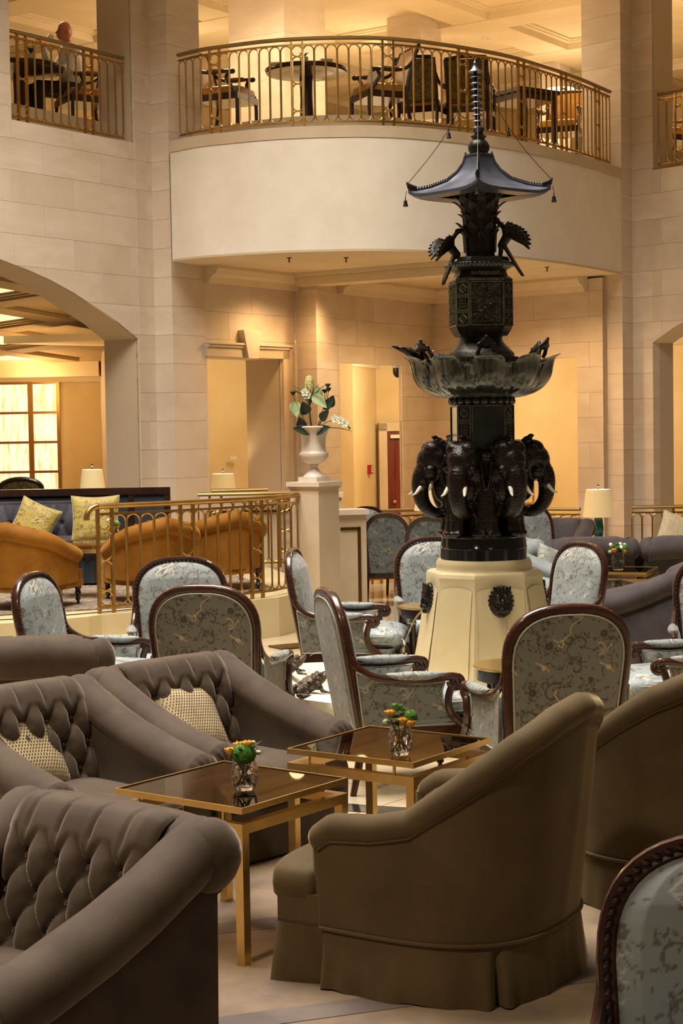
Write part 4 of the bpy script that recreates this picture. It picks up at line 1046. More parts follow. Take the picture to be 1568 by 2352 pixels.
# ------------------------------------------------------------------ flowers in ribbed glass vases
def vase(label, loc, kind=0, sc=1.0, seed=1):
    t = thing('flower_vase', label, 'flower vase', loc, 0, 'small flower vases'); rnd = random.Random(seed); t.scale = (sc,) * 3
    outp = [(.034, 0), (.038, .004), (.040, .015), (.045, .022), (.047, .030), (.045, .037), (.049, .045), (.050, .053), (.047, .060), (.050, .068), (.049, .078), (.044, .092), (.040, .108), (.039, .115)]
    inp = [(r - .004, z) for r, z in outp[2:]][::-1] + [(.0005, .012)]
    MB().lathe(outp + inp, 28).build('vase_glass', 'glass', t, ang=60)
    MB().lathe([(.0005, .014), (.036, .015), (.041, .03), (.042, .06), (.0005, .0605)], 20).build('water', 'water', t)
    for k in range(7):
        a = 2 * PI * k / 7; MB().tube([(.022 * math.cos(a + 2), .022 * math.sin(a + 2), .02), (.01 * math.cos(a), .01 * math.sin(a), .07), (.04 * math.cos(a), .04 * math.sin(a), .135)], .0022, 5).build('stem', 'stem', t)
    if kind == 0:
        b = MB(); b.ball((.0, -.012, .130), (.044, .040, .038), 14, 10)
        for k in range(60):
            a = rnd.uniform(0, 6.28); e = rnd.uniform(-.2, 1.2); d = Vector((math.cos(a) * math.cos(e), math.sin(a) * math.cos(e), math.sin(e))); p = Vector((0, -.012, .128)) + d * .034; b.tube([p, p + d * .016], [.0016, .0004], 4)
        b.build('moss_ball', 'moss', t)
        roses = [(-.048, -.005, .140), (-.018, .02, .155), (.012, -.01, .165)]
        br_ = [(.045 + rnd.uniform(-.02, .02), rnd.uniform(-.03, .03), .15 + rnd.uniform(-.02, .025)) for k in range(11)]
    else:
        b = MB(); b.ball((.042, -.005, .150), .027, 14, 10)
        for k in range(40):
            a = rnd.uniform(0, 6.28); e = rnd.uniform(-.6, 1.5); d = Vector((math.cos(a) * math.cos(e), math.sin(a) * math.cos(e), math.sin(e))); p = Vector((.042, -.005, .15)) + d * .024; b.tube([p, p + d * .010], [.0014, .0004], 4)
        b.build('moss_ball', 'moss', t)
        roses = [(.038, -.035, .128), (.008, -.03, .138), (-.040, -.01, .165)]; br_ = []
        for k in range(9): MB().ball((rnd.uniform(-.03, .02), rnd.uniform(-.02, .02), .16 + rnd.uniform(-.01, .04)), .011, 8, 6).build('green_bud', 'moss', t)
        MB().ball((-.055, -.005, .128), (.016, .016, .014), 10, 6).build('thistle', 'leaf_light', t)
    if kind == 2:
        roses = [(-.03, -.02, .14), (.04, -.02, .13), (.02, .0, .15)]; br_ = [(rnd.uniform(-.05, .05), rnd.uniform(-.02, .03), .15 + rnd.uniform(0, .045)) for k in range(8)]
    for p in roses:
        b = MB()
        for k, (r_, tilt) in enumerate(((.012, .2), (.018, .6), (.023, 1.0))):
            for j in range(3 + k * 2):
                a = 2 * PI * j / (3 + k * 2) + k; M = Matrix.Rotation(a, 3, 'Z') @ Matrix.Rotation(tilt * .6, 3, 'Y')
                b.ball(Vector(p) + Matrix.Rotation(a, 3, 'Z') @ Vector((r_ * .55, 0, .004 - k * .004)), (.003, r_ * .65, r_ * .75), 7, 5, M)
        b.build('rose', 'rose', t)
    for p in br_: MB().ball(p, .0085 if kind != 2 else .013, 8, 6).build('berry' if kind != 2 else 'white_bud', 'berry' if kind != 2 else 'petal_white', t)
    for k in range(16):
        a = rnd.uniform(0, 6.28); r0 = rnd.uniform(.03, .07); z = rnd.uniform(.115, .15); d = Vector((math.cos(a), math.sin(a), .5))
        p = Vector((0, 0, z)) + Vector((math.cos(a), math.sin(a), 0)) * r0 * .6
        MB().add([p, p + d * .02 + Vector((-math.sin(a), math.cos(a), 0)) * .008, p + d * .045, p + d * .02 - Vector((-math.sin(a), math.cos(a), 0)) * .008, p + d * .02 + Vector((0, 0, .002))], [(0, 1, 4), (1, 2, 4), (2, 3, 4), (3, 0, 4)]).build('leaf', 'leaf', t)
    return t
vase('ribbed glass vase with yellow roses, berries and green moss on the near glass table', (-.362, 6.02, .557), 0, 1.0, 1)
vase('ribbed glass vase with orange roses and green buds on the farther glass table', (.217, 6.62, .557), 1, 1.0, 2)
vase('small vase of yellow and white flowers on the far table before the mauve chairs', (2.40, 14.75, .557), 2, 1.25, 3)
vase('small vase of white flowers half behind the carved armchair right of the fountain', (1.86, 13.42, .557), 2, 1.2, 4)
vase('little posy in the lounge behind the curled railing end', (-2.02, 15.0, .86), 2, 1.0, 5)
# ------------------------------------------------------------------ small round tables
def round_table(label, loc, R0=.27, H=.62):
    t = thing('round_side_table', label, 'table', loc, 0, 'small round side tables')
    MB().lathe([(R0 - .012, H - .004), (R0 - .014, H), (.0005, H + .001)], 36).build('stone_top', 'black_granite', t)
    MB().lathe([(R0 - .013, H - .012), (R0, H - .010), (R0 + .003, H - .004), (R0, H + .003), (R0 - .012, H + .003)], 36).build('brass_rim', 'brass', t)
    MB().lathe([(R0 - .02, H - .075), (R0 - .012, H - .07), (R0 - .012, H - .012), (R0 - .03, H - .012)], 36).build('apron', 'wood_dark', t)
    for k in range(4):
        a = PI / 4 + k * PI / 2; x, y = (R0 - .035) * math.cos(a), (R0 - .035) * math.sin(a)
        MB().lathe([(.022, H - .03), (.022, H - .08), (.018, H - .10), (.012, .03), (.014, 0)], 10, (x, y, 0)).build('leg', 'wood_dark', t)
        MB().lathe([(.022, H - .095), (.024, H - .10), (.022, H - .108)], 12, (x, y, 0)).build('brass_collar', 'brass', t)
    return t
round_table('small round stone topped table left of the fountain base', (.60, 11.5, 0), .22)
round_table('small round stone topped table tucked behind the armchair with its back turned', (.92, 8.74, 0), .25, .60)
# ------------------------------------------------------------------ cushions
def cushion(label, loc, rot, size, m, cols=None, dots=False, group='throw cushions'):
    t = thing('throw_cushion', label, 'cushion', loc, 0, group); t.rotation_euler = rot
    def f(a, b, sgn):
        x, y = 2 * a - 1, 2 * b - 1; pin = 1 - .10 * (1 - abs(x) ** 2) * abs(y) ** 3 - .0
        px = x * (1 - .09 * (1 - y * y)); py = y * (1 - .09 * (1 - x * x)); th = ((1 - x ** 4) * (1 - y ** 4)) ** .55
        return Vector((px * size / 2, sgn * th * .065, py * size / 2)), (px * size / 2 + .2, py * size / 2 + .2)
    for sgn, nm in ((-1, 'front'), (1, 'rear')):
        if cols: patterned(nm, lambda a, b, s=sgn: f(a, b, s), 60, 60, t, m, cols)
        else: MB().grid([[f(i / 24, j / 24, sgn)[0] for j in range(25)] for i in range(25)]).build(nm, m, t)
    if dots:
        d = MB().ball((0, 0, 0), (.0062, .0022, .0075), 6, 4).mesh('woven_dot'); d.materials.append(MATS['cushion_dots'])
        b = MB(); n = 23
        for i in range(1, n):
            for j in range(1, n):
                p = f((i + .5 * (j % 2) - .25) / n, j / n, -1)[0]; b.ball(p + Vector((0, -.0015, 0)), (.0040, .0018, .0044), 6, 3)
        o = b.build('woven_dots', 'cushion_dots', t); o['kind'] = 'stuff'
    rim = [f(k / 20, 0, 1)[0] for k in range(20)] + [f(1, k / 20, 1)[0] for k in range(20)] + [f(1 - k / 20, 1, 1)[0] for k in range(20)] + [f(0, 1 - k / 20, 1)[0] for k in range(20)]
    MB().tube(rim, .005, 6, closed=True).build('piping', m if not cols else 'piping_light', t)
    return t
cushion('cream dotted cushion on the brown club chair in the middle left', (-.70, 7.61, .535), (R(-34), R(6), R(46)), .36, 'cushion_weave', dots=True)
cushion('cream dotted cushion on the brown club chair at the left edge', (-1.31, 6.90, .545), (R(-34), R(6), R(46)), .36, 'cushion_weave', dots=True)
YC = ('#b09a4e', '#6b5a2e', '#cdbb7c')
cushion('yellow scroll patterned cushion on the grey lounge sofa', (-2.35, 16.2, 1.0), (R(-14), R(0), R(5)), .46, 'yellow_damask', YC)
cushion('yellow patterned cushion peeping over the golden chair at the left', (-2.95, 16.3, .97), (R(-14), R(24), R(0)), .40, 'yellow_damask', YC)
cushion('pale patterned cushion on the mauve chair at the right edge', (3.84, 18.0, .66), (R(-14), R(8), R(0)), .44, 'damask', ('#aeb2aa', '#7d735c', '#cfcbb8'))
cushion('gold woven cushion leaning behind the pale one at the right edge', (3.58, 18.1, .64), (R(-14), R(20), R(0)), .42, 'cushion_weave')
cushion('small patterned cushion between the silver chair and the far armchair', (1.86, 15.05, .58), (R(-14), R(20), R(30)), .34, 'damask', ('#aeb2aa', '#7d735c', '#cfcbb8'))
# ------------------------------------------------------------------ lounge sofa with high panelled back
sf = thing('lounge_sofa', 'grey tufted lounge sofa with high dark panelled back', 'sofa', (-3.05, 17.2, .36), R(2))
def sofback():
    P = []
    for i in range(121):
        row = []
        for j in range(31):
            x = -1.35 + 2.1 * i / 120; z = .40 + .36 * j / 30; d = tuft(x, z, .17, .19, .03); row.append((x, -.30 - d * 1.2 - .04 * math.sin(PI * j / 30), z))
        P.append(row)
    return MB().grid(P)
sofback().build('tufted_back', 'velvet_blue', sf, ang=70)
MB().box((-.3, -.16, .40), (2.1, .22, .76)).build('back_body', 'velvet_blue', sf, smooth=False)
c = MB(); c.ball((-.3, -.62, .36), (1.02, .36, .09), 50, 12, None, .35, .2); c.build('seat_cushion', 'velvet_blue', sf, ang=80)
MB().box((-.3, -.60, .17), (2.06, .66, .26)).build('base', 'velvet_blue', sf, smooth=False)
b = MB(); b.grid([[(-1.32 + 2.04 * i / 160, -.94 + .012 * math.sin(i * .9) - .02 * j / 4, .24 - .22 * j / 4) for j in range(5)] for i in range(161)]); b.build('skirt', 'velvet_navy', sf, ang=80)
pn = thing('sofa_screen', 'dark wood and navy panelled screen behind the lounge sofa', 'screen', (-3.05, 17.35, .36), R(2))
MB().box((-.15, 0, .86), (2.9, .09, .07)).build('top_rail', 'wood_dark', pn, smooth=False)
MB().box((-.15, 0, .42), (2.86, .04, .82)).build('navy_panel', 'velvet_navy', pn, smooth=False)
for x in (.90, 1.27, -1.55): MB().box((x, -.005, .44), (.06, .07, .86)).build('stile', 'wood_dark', pn, smooth=False)
for i, (x, lb) in enumerate(((-4.25, 'leftmost dark curved chair top above the sofa screen'), (-4.02, 'middle gilt chair top above the sofa screen'), (-3.62, 'right dark curved chair top above the sofa screen'))):
    t = thing('dining_chair', lb, 'chair', (x * 19 / 17.6, 19.2 + .75 * i, .35), R(4))
    arc = [(.26 * math.cos(a), .02, .80 + .12 * math.sin(a)) for a in np.linspace(0, PI, 15)]
    MB().tube([(.26, 0, 0)] + arc + [(-.26, 0, 0)], .026, 8).build('back_frame', 'wood_dark', t)
    P = [[(.24 * math.cos(a) * q, .02, .55 + (.25 + .11 * math.sin(a)) * q) for q in np.linspace(0, 1, 6)] for a in np.linspace(0, PI, 15)]
    MB().grid(P).build('back_cushion', 'yellow_damask' if 0 else 'olive_fabric', t)
    MB().box((0, -.25, .44), (.5, .5, .08)).build('seat', 'olive_fabric', t, smooth=False)
    for s in (-1, 1): MB().box((s * .22, -.46, .2), (.04, .04, .4)).build('leg', 'wood_dark', t, smooth=False)
# ------------------------------------------------------------------ table lamps
def tlamp(label, loc, base, H0, sh, rb, rt, hs, power, lit=False):
    t = thing('table_lamp', label, 'lamp', loc, 0, 'table lamps')
    if base == 'teal':
        MB().lathe([(.055, 0), (.05, .02), (.062, .06), (.068, .14), (.055, .24), (.038, .33), (.034, H0)], 20, lobes=lambda a, r, z: 1 + .03 * math.cos(9 * a)).build('teal_base', 'teal_glass', t)
    else:
        MB().lathe([(.08, 0), (.08, .02), (.03, .04), (.02, .1), (.035, .2), (.02, .3), (.015, H0)], 20).build('brass_base', 'brass', t)
    MB().lathe([(rb, H0 - .01), (rt, H0 - .01 + hs), (rt - .004, H0 - .01 + hs), (rb - .004, H0 - .01)], 36).build('lamp_shade', 'lampshade_lit' if lit else 'lampshade', t)
    MB().lathe([(.004, H0), (.004, H0 + hs + .02), (.014, H0 + hs + .03), (.014, H0 + hs + .045), (.0005, H0 + hs + .055)], 10).build('finial', 'wood_dark', t)
    l = lamp('lamp_bulb', (0, 0, H0 + hs * .45), power, (1, .80, .50), .04); l.parent = t
    return t
def ltable(label, loc, r=.28, H=.6):
    t = thing('lamp_table', label, 'table', loc, 0, 'lamp tables')
    MB().lathe([(r, H - .03), (r, H), (.0005, H)], 28).build('top', 'wood_dark', t); MB().lathe([(.16, 0), (.16, .02), (.03, .05), (.03, H - .03)], 16).build('pedestal', 'wood_dark', t); return t
ltable('lamp table hidden behind the mauve club chairs', (3.27, 21.6, 0), .3, .36)
tlamp('cream shaded lamp with teal glass base on the right', (3.27, 21.6, .36), 'teal', .29, 0, .20, .155, .35, 30)
ltable('lamp table in the lounge behind the sofa screen', (-2.78, 19.0, .35), .25, .56)
tlamp('cream shaded lamp above the sofa screen beside the onyx window', (-2.78, 19.0, .91), 'brass', .26, 0, .145, .115, .25, 14)
ltable('lamp table beyond the keystone doorway', (-1.52, 21.9, .0), .25, .70)
tlamp('cream shaded lamp glowing inside the keystone doorway', (-1.52, 21.9, .70), 'brass', .30, 0, .17, .135, .27, 25)
ltable('lamp table behind the left elephants', (.98, 19.2, 0), .25, .55)
tlamp('cream shaded lamp seen through the curl of the left elephant trunk', (.98, 19.2, .55), 'teal', .34, 0, .16, .10, .27, 10)

# ------------------------------------------------------------------ the elephant fountain
FX, FY = .86, 10.3
F = thing('elephant_fountain', 'black bronze elephant fountain with pagoda roof on a pale stone base', 'fountain', (FX, FY, 0), 0)
def oct_poly(wide, narrow, rot):
    """octagon with alternating wide and narrow sides, inscribed so that wide faces lie at distance a"""
    k = narrow / math.sqrt(2); h = wide / 2; p = [(h + k, -h), (h + k, h), (h, h + k), (-h, h + k), (-h - k, h), (-h - k, -h), (-h, -h - k), (h, -h - k)]
    return [rot2(q, rot) for q in p]
ROT = R(8)
# stone base: flaring octagon with scalloped panels
rings = []
for z, r in ((0, .52), (.12, .475), (.25, .435), (.42, .395), (.62, .362), (.80, .338), (.905, .322), (.935, .325), (.955, .318), (.968, .30)):
    pr = oct_poly(r * .95, r * .74, R(12)); rings.append([(x, y, z) for x, y in pr])
MB().loft(rings).build('stone_base', 'fountain_stone', F, ang=25)
for k in range(8):
    a = R(12) + k * PI / 4 - PI / 2; wide = (k % 2 == 0); hw = .145 if wide else .105
    P = []
    for i in range(21):
        x = -hw + 2 * hw * i / 20; col = []
        for z in (.10, .35, .60, .80, .872):
            rr = interp([0, .12, .25, .42, .62, .80, .905], [.52, .475, .435, .395, .362, .338, .322], z) * (1.0 if wide else .999)
            ap = rr * (.475 + .74 / math.sqrt(2)) if wide else rr * (.95 / math.sqrt(2) + .37) * 1.0
            zz = z if z < .85 else .86 + .022 * max(0, math.cos(PI * x / (2 * hw))) ** .6
            sc_ = hw * (1 + (.6 - min(z, .6)) * .55) / hw
            q = rot2((x * sc_, -(ap + .006)), k * PI / 4 + R(12)); col.append((q[0], q[1], zz))
        P.append(col)
    MB().grid(P).build('scalloped_panel', 'fountain_stone', F, ang=40)
MB().lathe([(.295, .955), (.292, .975), (.288, .985), (.292, 1.0), (.286, 1.02), (.278, 1.034), (.2, 1.034)], 64).build('stone_ring', 'fountain_stone', F)
MB().lathe([(.262, 1.034), (.262, 1.098), (.266, 1.102), (.262, 1.108), (.255, 1.165), (.259, 1.17), (.256, 1.18), (.1, 1.18)], 64).build('granite_plinth', 'black_granite', F)
# basin with its pale scalloped rim
def rim_l(a, r, z):
    d_ = math.degrees(a); k = min(1, max(0, (d_ - 143) / 14)) * min(1, max(0, (238 - d_) / 14)); return .72 + .28 * k + .03 * abs(math.sin(6.5 * a))
MB().lathe([(1.02, .02), (1.16, .02), (1.24, .14), (1.30, .25), (1.31, .31), (1.27, .335), (1.16, .325), (1.08, .24), (1.0, .12)], 120, lobes=rim_l).build('basin_rim', 'white_stone', F, ang=60)
MB().lathe([(.76, .10), (.45, .11)], 60).build('basin_water', 'water', F)
MB().lathe([(.80, .0), (.78, .06), (.4, .07)], 60).build('basin_floor', 'white_stone', F)
# inner drum and upper column
MB().lathe([(.17, 1.18), (.16, 1.5), (.15, 1.72)], 32).build('drum', 'bronze', F)
def deco_col(name, z0, z1, wide, narrow, m, relief):
    t = MB().prism(oct_poly(wide, narrow, ROT), z0, z1).build(name, m, F, smooth=False)
    H = z1 - z0; ap_w = wide / 2 + narrow / math.sqrt(2); ap_n = (wide / math.sqrt(2) + narrow / 2)
    for k in range(8):
        a = k * PI / 4 + ROT; w = wide if k % 2 == 0 else narrow; ap = ap_w if k % 2 == 0 else ap_n
        def Q(x, d, z): q = rot2((x, -(ap + d)), a); return (q[0], q[1], z)
        fr = MB(); e = .008
        for x in (-w / 2 + e / 2, w / 2 - e / 2): c_ = Q(x, .002, (z0 + z1) / 2); fr.box(c_, (e, .008, H - .01), a)
        for z in (z0 + .008, z1 - .008): fr.box(Q(0, .002, z), (w, .008, .008), a)
        fr.build('panel_frame', 'bronze_lattice', t, smooth=False)
        if k % 2:  # lattice strip with lozenges
            b = MB(); n = 3 if H > .3 else 3
            for i in range(n):
                zc = z0 + H * (i + .5) / n; hh = H / n
                for dz in (-hh * .46, hh * .46, -hh * .40, hh * .40): b.box(Q(0, .003, zc + dz), (w * .8, .006, .004), a)
                if i != 1:
                    L = [(0, .026), (.026, 0), (0, -.026), (-.026, 0)]
                    for j in range(4):
                        p, q_ = L[j], L[(j + 1) % 4]; b.tube([Q(p[0], .004, zc + p[1]), Q(q_[0], .004, zc + q_[1])], .0035, 5)
                    for px, pz in ((0, 0), (.009, 0), (-.009, 0), (0, .009), (0, -.009)): b.box(Q(px, .004, zc + pz), (.006, .006, .006), a)
                else:
                    for px in (-.018, 0, .018): b.box(Q(px, .004, zc), (.004, .006, hh * .6), a)
                    for pz in (-.02, 0, .02): b.box(Q(0, .004, zc + pz), (.04, .006, .004), a)
            b.build('lattice', 'bronze_lattice', t, smooth=False)
        elif relief:  # dragon and cloud relief
            nx, nz = 36, 64; rnd = random.Random(k); P = []
            for i in range(nx + 1):
                row = []
                for j in range(nz + 1):
                    x = -w / 2 + .008 + (w - .016) * i / nx; z = z0 + .014 + (H - .028) * j / nz
                    v = noise.turbulence(Vector((x * 26 + k, z * 26, .5)), 4, False); s_ = math.sin(z * 42 + k) * .035; dr = math.exp(-((x - s_) / .012) ** 2)
                    ed = min(1, min(i, nx - i) / 2, min(j, nz - j) / 2); row.append(Q(x, .001 + ed * (.009 * abs(math.sin(v * 13)) + .008 * dr * (.7 + .3 * math.sin(z * 300))), z))
                P.append(row)
            MB().grid(P).build('dragon_relief', 'bronze_relief', t, ang=80)
    return t
deco_col('lower_column', 1.66, 1.965, .205, .095, 'bronze_green', False)
# beaded ring
b = MB(); b.lathe([(.14, 1.96), (.18, 1.962), (.192, 1.975), (.192, 1.995), (.17, 2.01)], 48); b.build('bead_ring', 'bronze_dark', F)
bd = MB().ball((0, 0, 0), (.019, .012, .02), 10, 8).mesh('bead'); bd.materials.append(MATS['bronze_green'])
for k in range(24): a = 2 * PI * k / 24; link('bead', bd, F, (.193 * math.cos(a), .193 * math.sin(a), 1.985), (0, .25, a + PI / 2))
# lotus bowl: two ranks of petals
def petal(r_out, zt, wide, m):
    prof = [(.13, 2.004), (.21, 2.008), (.285, 2.03), (.345, 2.075), (.385, 2.13), (.41, 2.19), (.44, 2.235), (.485, 2.262)]
    k = r_out / .485; P = []; n = len(prof)
    pr = spline([(r, 0, z) for r, z in prof], 3)
    for i in range(19):
        u = i / 18 * 2 - 1; row = []
        for j, p in enumerate(pr):
            q = j / (len(pr) - 1); wd = wide * (math.sin(PI * (.16 + .62 * q)) ** .8) * (1 if q < .82 else max(.12, 1 - ((q - .82) / .18) ** 2 * .9))
            th = u * wd / max(p.x, .1) * .5; bul = .042 * (1 - u * u) * math.sin(PI * min(1, q * 1.1)) + .006 * math.exp(-(u / .06) ** 2) * -1
            r = p.x * k + bul; zz = 2.004 + (p.z - 2.004) * (zt - 2.004) / .258
            row.append((r * math.cos(th), r * math.sin(th), zz))
        P.append(row)
    me = MB().grid(P).mesh('petal', True, 80); me.materials.append(MATS[m]); return me
pm, pm2 = petal(.485, 2.262, .215, 'bronze_green'), petal(.435, 2.215, .20, 'bronze_green')
MB().lathe([(.12, 2.0), (.2, 2.006), (.27, 2.03), (.325, 2.08), (.36, 2.14), (.38, 2.20), (.35, 2.20), (.3, 2.12), (.1, 2.1)], 48).build('bowl', 'bronze_dark', F)
for k in range(10):
    o = link('petal', pm, F, (0, 0, 0), (0, 0, k * 2 * PI / 10 - PI / 2 + R(1))); 
    link('petal', pm2, F, (0, 0, -.004), (0, 0, (k + .5) * 2 * PI / 10 - PI / 2 + R(1)))
# upright cartouches on the rim
def cart(bb):
    for s in (-1, 1): bb.tube([(0, s * .050, 0), (0, s * .052, .03), (0, s * .04, .055), (0, s * .045, .075)], [.012, .014, .013, .008], 6)
    bb.ball((0, 0, .085), (.014, .042, .034), 10, 8); bb.ball((0, 0, .115), (.012, .018, .02), 8, 6)
    for s in (-1, 1): bb.ball((0, s * .045, .078), (.012, .014, .014), 8, 6)
c0 = blob('cartouche', cart, 'bronze_dark', F, .006, 1)
c0.location = (.36 * math.cos(R(-90)), .36 * math.sin(R(-90)), 2.235); c0.rotation_euler = (0, R(10), R(-90))
for a in (-150, -210, -30, 30, 90):
    link('cartouche', c0.data, F, (.38 * math.cos(R(a)), .38 * math.sin(R(a)), 2.235), (0, R(26), R(a)))
def lotusbud(bb):
    bb.capsule((.40, 0, 2.26), .018, (.46, 0, 2.29), .03); bb.capsule((.46, 0, 2.29), .03, (.56, 0, 2.325), .008); bb.capsule((.44, .015, 2.28), .018, (.50, .02, 2.31), .012)
ob = blob('lotus_bud', lotusbud, 'bronze_dark', F, .007, 1); ob.rotation_euler = (0, 0, R(186)); ob.location = (.02, -.0, 0)
# neck, eight sided lantern box, collar
MB().lathe([(.21, 2.20), (.215, 2.235), (.20, 2.252), (.195, 2.272), (.178, 2.29), (.155, 2.315), (.138, 2.335), (.128, 2.355), (.13, 2.385)], 48, lobes=lambda a, r, z: 1 + (.02 * abs(math.sin(12 * a)) if .15 < r < .20 else 0)).build('neck', 'bronze_dark', F, ang=60)
b = MB()
for k in range(8):
    a = k * PI / 4 + ROT; q = rot2((0, -.203), a); b.box((q[0], q[1], 2.225), (.14, .02, .05), a); q = rot2((0, -.214), a); b.box((q[0], q[1], 2.225), (.09, .008, .03), a)
b.build('neck_panels', 'bronze_relief', F, smooth=False)
rg_ = []
for z, k in ((2.375, .82), (2.40, .92), (2.43, 1.0)): rg_.append([(x, y, z) for x, y in oct_poly(.208 * k, .095 * k, ROT)])
MB().loft(rg_).build('box_foot', 'bronze_relief', F, smooth=False)
deco_col('lantern_box', 2.43, 2.70, .205, .094, 'bronze_relief', True)
rg_ = []
for z, k in ((2.70, 1.02), (2.715, 1.0), (2.735, .86), (2.765, .80), (2.775, .92), (2.785, .98)): rg_.append([(x, y, z) for x, y in oct_poly(.208 * k, .095 * k, ROT)])
MB().loft(rg_).build('box_shoulder', 'bronze_relief', F, smooth=False)
rg_ = []
for z, k in ((2.785, 1.04), (2.80, 1.10), (2.815, 1.06), (2.822, .95), (2.845, .88), (2.85, .75)): rg_.append([(x, y, z) for x, y in oct_poly(.20 * k, .10 * k, ROT)])
MB().loft(rg_).build('collar', 'bronze_green', F, ang=20)
b = MB()
for k in range(8):
    pr = oct_poly(.20 * 1.1, .10 * 1.1, ROT); a, c = Vector(pr[k]), Vector(pr[(k + 1) % 8])
    for j in range(5 if k % 2 else 8):
        p = a.lerp(c, (j + .5) / (5 if k % 2 else 8)); b.ball((p.x, p.y, 2.80), (.014, .014, .012), 7, 5)
b.build('collar_scallops', 'bronze_green', F)
# palm-leaf column
MB().lathe([(.082, 2.84), (.080, 2.95), (.082, 3.05), (.09, 3.15), (.11, 3.22), (.12, 3.235)], 32).build('palm_stem', 'bronze_dark', F)
def leaf(z0, z1, r0, r1, wd, tip):
    P = []
    for i in range(11):
        u = i / 10 * 2 - 1; row = []
        for j in range(13):
            q = j / 12; z = z0 + (z1 - z0) * q; w_ = wd * ((.80 + .2 * math.sin(PI * min(1, q / .8))) if q < .55 else max(.03, 1 - ((q - .55) / .45) ** 1.5) * .90)
            r = r0 + (r1 - r0) * q + tip * max(0, q - .65) ** 2 * 8; th = u * w_ / max(r, .05) * .5
            r2 = r - .010 * u * u + .008 * math.exp(-(u / .1) ** 2); row.append((r2 * math.cos(th), r2 * math.sin(th), z))
        P.append(row)
    me = MB().grid(P).mesh('palm_leaf', True, 80); me.materials.append(MATS['bronze_dark']); return me
for z0, z1, r0, r1, wd, tip, n, o_ in ((2.84, 3.01, .088, .095, .13, .03, 6, -90), (2.88, 3.06, .090, .10, .14, .042, 6, -60), (2.98, 3.12, .088, .10, .125, .04, 6, -88), (3.01, 3.185, .09, .107, .14, .055, 6, -58), (3.09, 3.225, .095, .125, .12, .05, 6, -88), (3.13, 3.265, .10, .125, .125, .0, 6, -55)):
    lm_ = leaf(z0, z1, r0, r1, wd, tip)
    for k in range(n): link('palm_leaf', lm_, F, (0, 0, 0), (0, 0, R(o_ + 60 * k)))
# pagoda roof
RA = R(-6)
def roof_pt(u, v):
    """u: 0..1 down the slope, v: -1..1 along the side; square with lifted corners"""
    r = .10 + .325 * (u ** 1.0); half = interp([0, .15, .3, .5, .75, 1], [.056, .068, .092, .136, .21, .302], u)
    z = 3.462 - interp([0, .15, .3, .5, .75, .9, 1], [0, .055, .105, .158, .205, .226, .232], u)
    lift = .034 * u ** 2 * abs(v) ** 5
    return Vector((half * v, -half, z + lift))
roof = thing('pagoda_roof', 'grey metal pagoda roof with upturned corners', None, (0, 0, 0), 0); roof.parent = F
for k in range(4):
    P = [[Matrix.Rotation(RA - PI / 4 + k * PI / 2, 3, 'Z') @ roof_pt(i / 16, j / 12 * 2 - 1) * 1.0 for j in range(13)] for i in range(17)]
    for i in range(16, -1, -1): pass
    lower = [[p + Vector((0, 0, -.018)) for p in P[16]], [Vector((p.x * .55, p.y * .55, 3.215)) for p in P[16]]]
    MB().grid(P + lower).build('roof_face', 'roof_metal', roof, ang=35)
    M = Matrix.Rotation(RA - PI / 4 + k * PI / 2, 3, 'Z'); rp = [M @ roof_pt(i / 16, 1) + Vector((0, 0, .006)) for i in range(17)]
    MB().tube(rp, .006, 6).build('ridge', 'roof_metal', roof)
    b = MB()
    for i in range(0, 33): 
        p = M @ roof_pt(i / 32, 1); b.ball(p + Vector((0, 0, .014)), .006, 6, 4)
    b.build('ridge_beads', 'bronze_dark', roof)
    tip = M @ roof_pt(1, 1); d = Vector((tip.x, tip.y, 0)).normalized()
    MB().tube([tip - d * .05 + Vector((0, 0, .012)), tip + Vector((0, 0, .03)), tip + d * .01 + Vector((0, 0, .05))], [.012, .014, .004], 6).build('corner_finial', 'bronze_dark', roof)
    def bell(nm, p, s=1):
        MB().lathe([(.003, .06 * s), (.003, .04 * s), (.010 * s, .036 * s), (.013 * s, .015 * s), (.018 * s, 0), (.016 * s, 0), (.008 * s, .03 * s)], 12, p).build(nm, 'bronze_dark', roof)
    bell('bell', (tip.x + d.x * .018, tip.y + d.y * .018, tip.z - .095), .95)
    MB().tube([tip + d * .018 + Vector((0, 0, -.035)), tip + d * .01], .002, 5).build('bell_hook', 'bronze_dark', roof)
    top = Vector((d.x * .022, d.y * .022, 3.945)); ch = [top.lerp(tip + Vector((0, 0, .045)), q) + Vector((d.x * -.030 * math.sin(PI * q) * 1.2, d.y * -.030 * math.sin(PI * q) * 1.2, -.02 * math.sin(PI * q))) for q in np.linspace(0, 1, 20)]
    MB().tube(ch, .0021, 5).build('chain', 'bronze_dark', roof)
    cb = ch[9]; bell('chain_bell', (cb.x, cb.y, cb.z - .055), .85)
MB().prism([rot2(q, RA) for q in ((0, -.088), (.088, 0), (0, .088), (-.088, 0))], 3.455, 3.468).build('roof_cap', 'roof_metal', roof, smooth=False)
MB().lathe([(.05, 3.468), (.062, 3.49), (.064, 3.515), (.05, 3.54), (.036, 3.555), (.042, 3.565), (.048, 3.575), (.03, 3.58), (.025, 3.60), (.04, 3.605), (.036, 3.62), (.02, 3.622)], 28, lobes=lambda a, r, z: 1 + (.04 * abs(math.sin(5 * a)) if 3.48 < z < 3.55 else 0)).build('finial_gourd', 'bronze_dark', roof)
lean = lambda z: ((z - 3.6) * -.045, 0)
MB().tube([(lean(z)[0], 0, z) for z in (3.58, 3.72, 3.86, 3.97)], [.017, .015, .013, .011], 10).build('spire_rod', 'bronze_dark', roof)
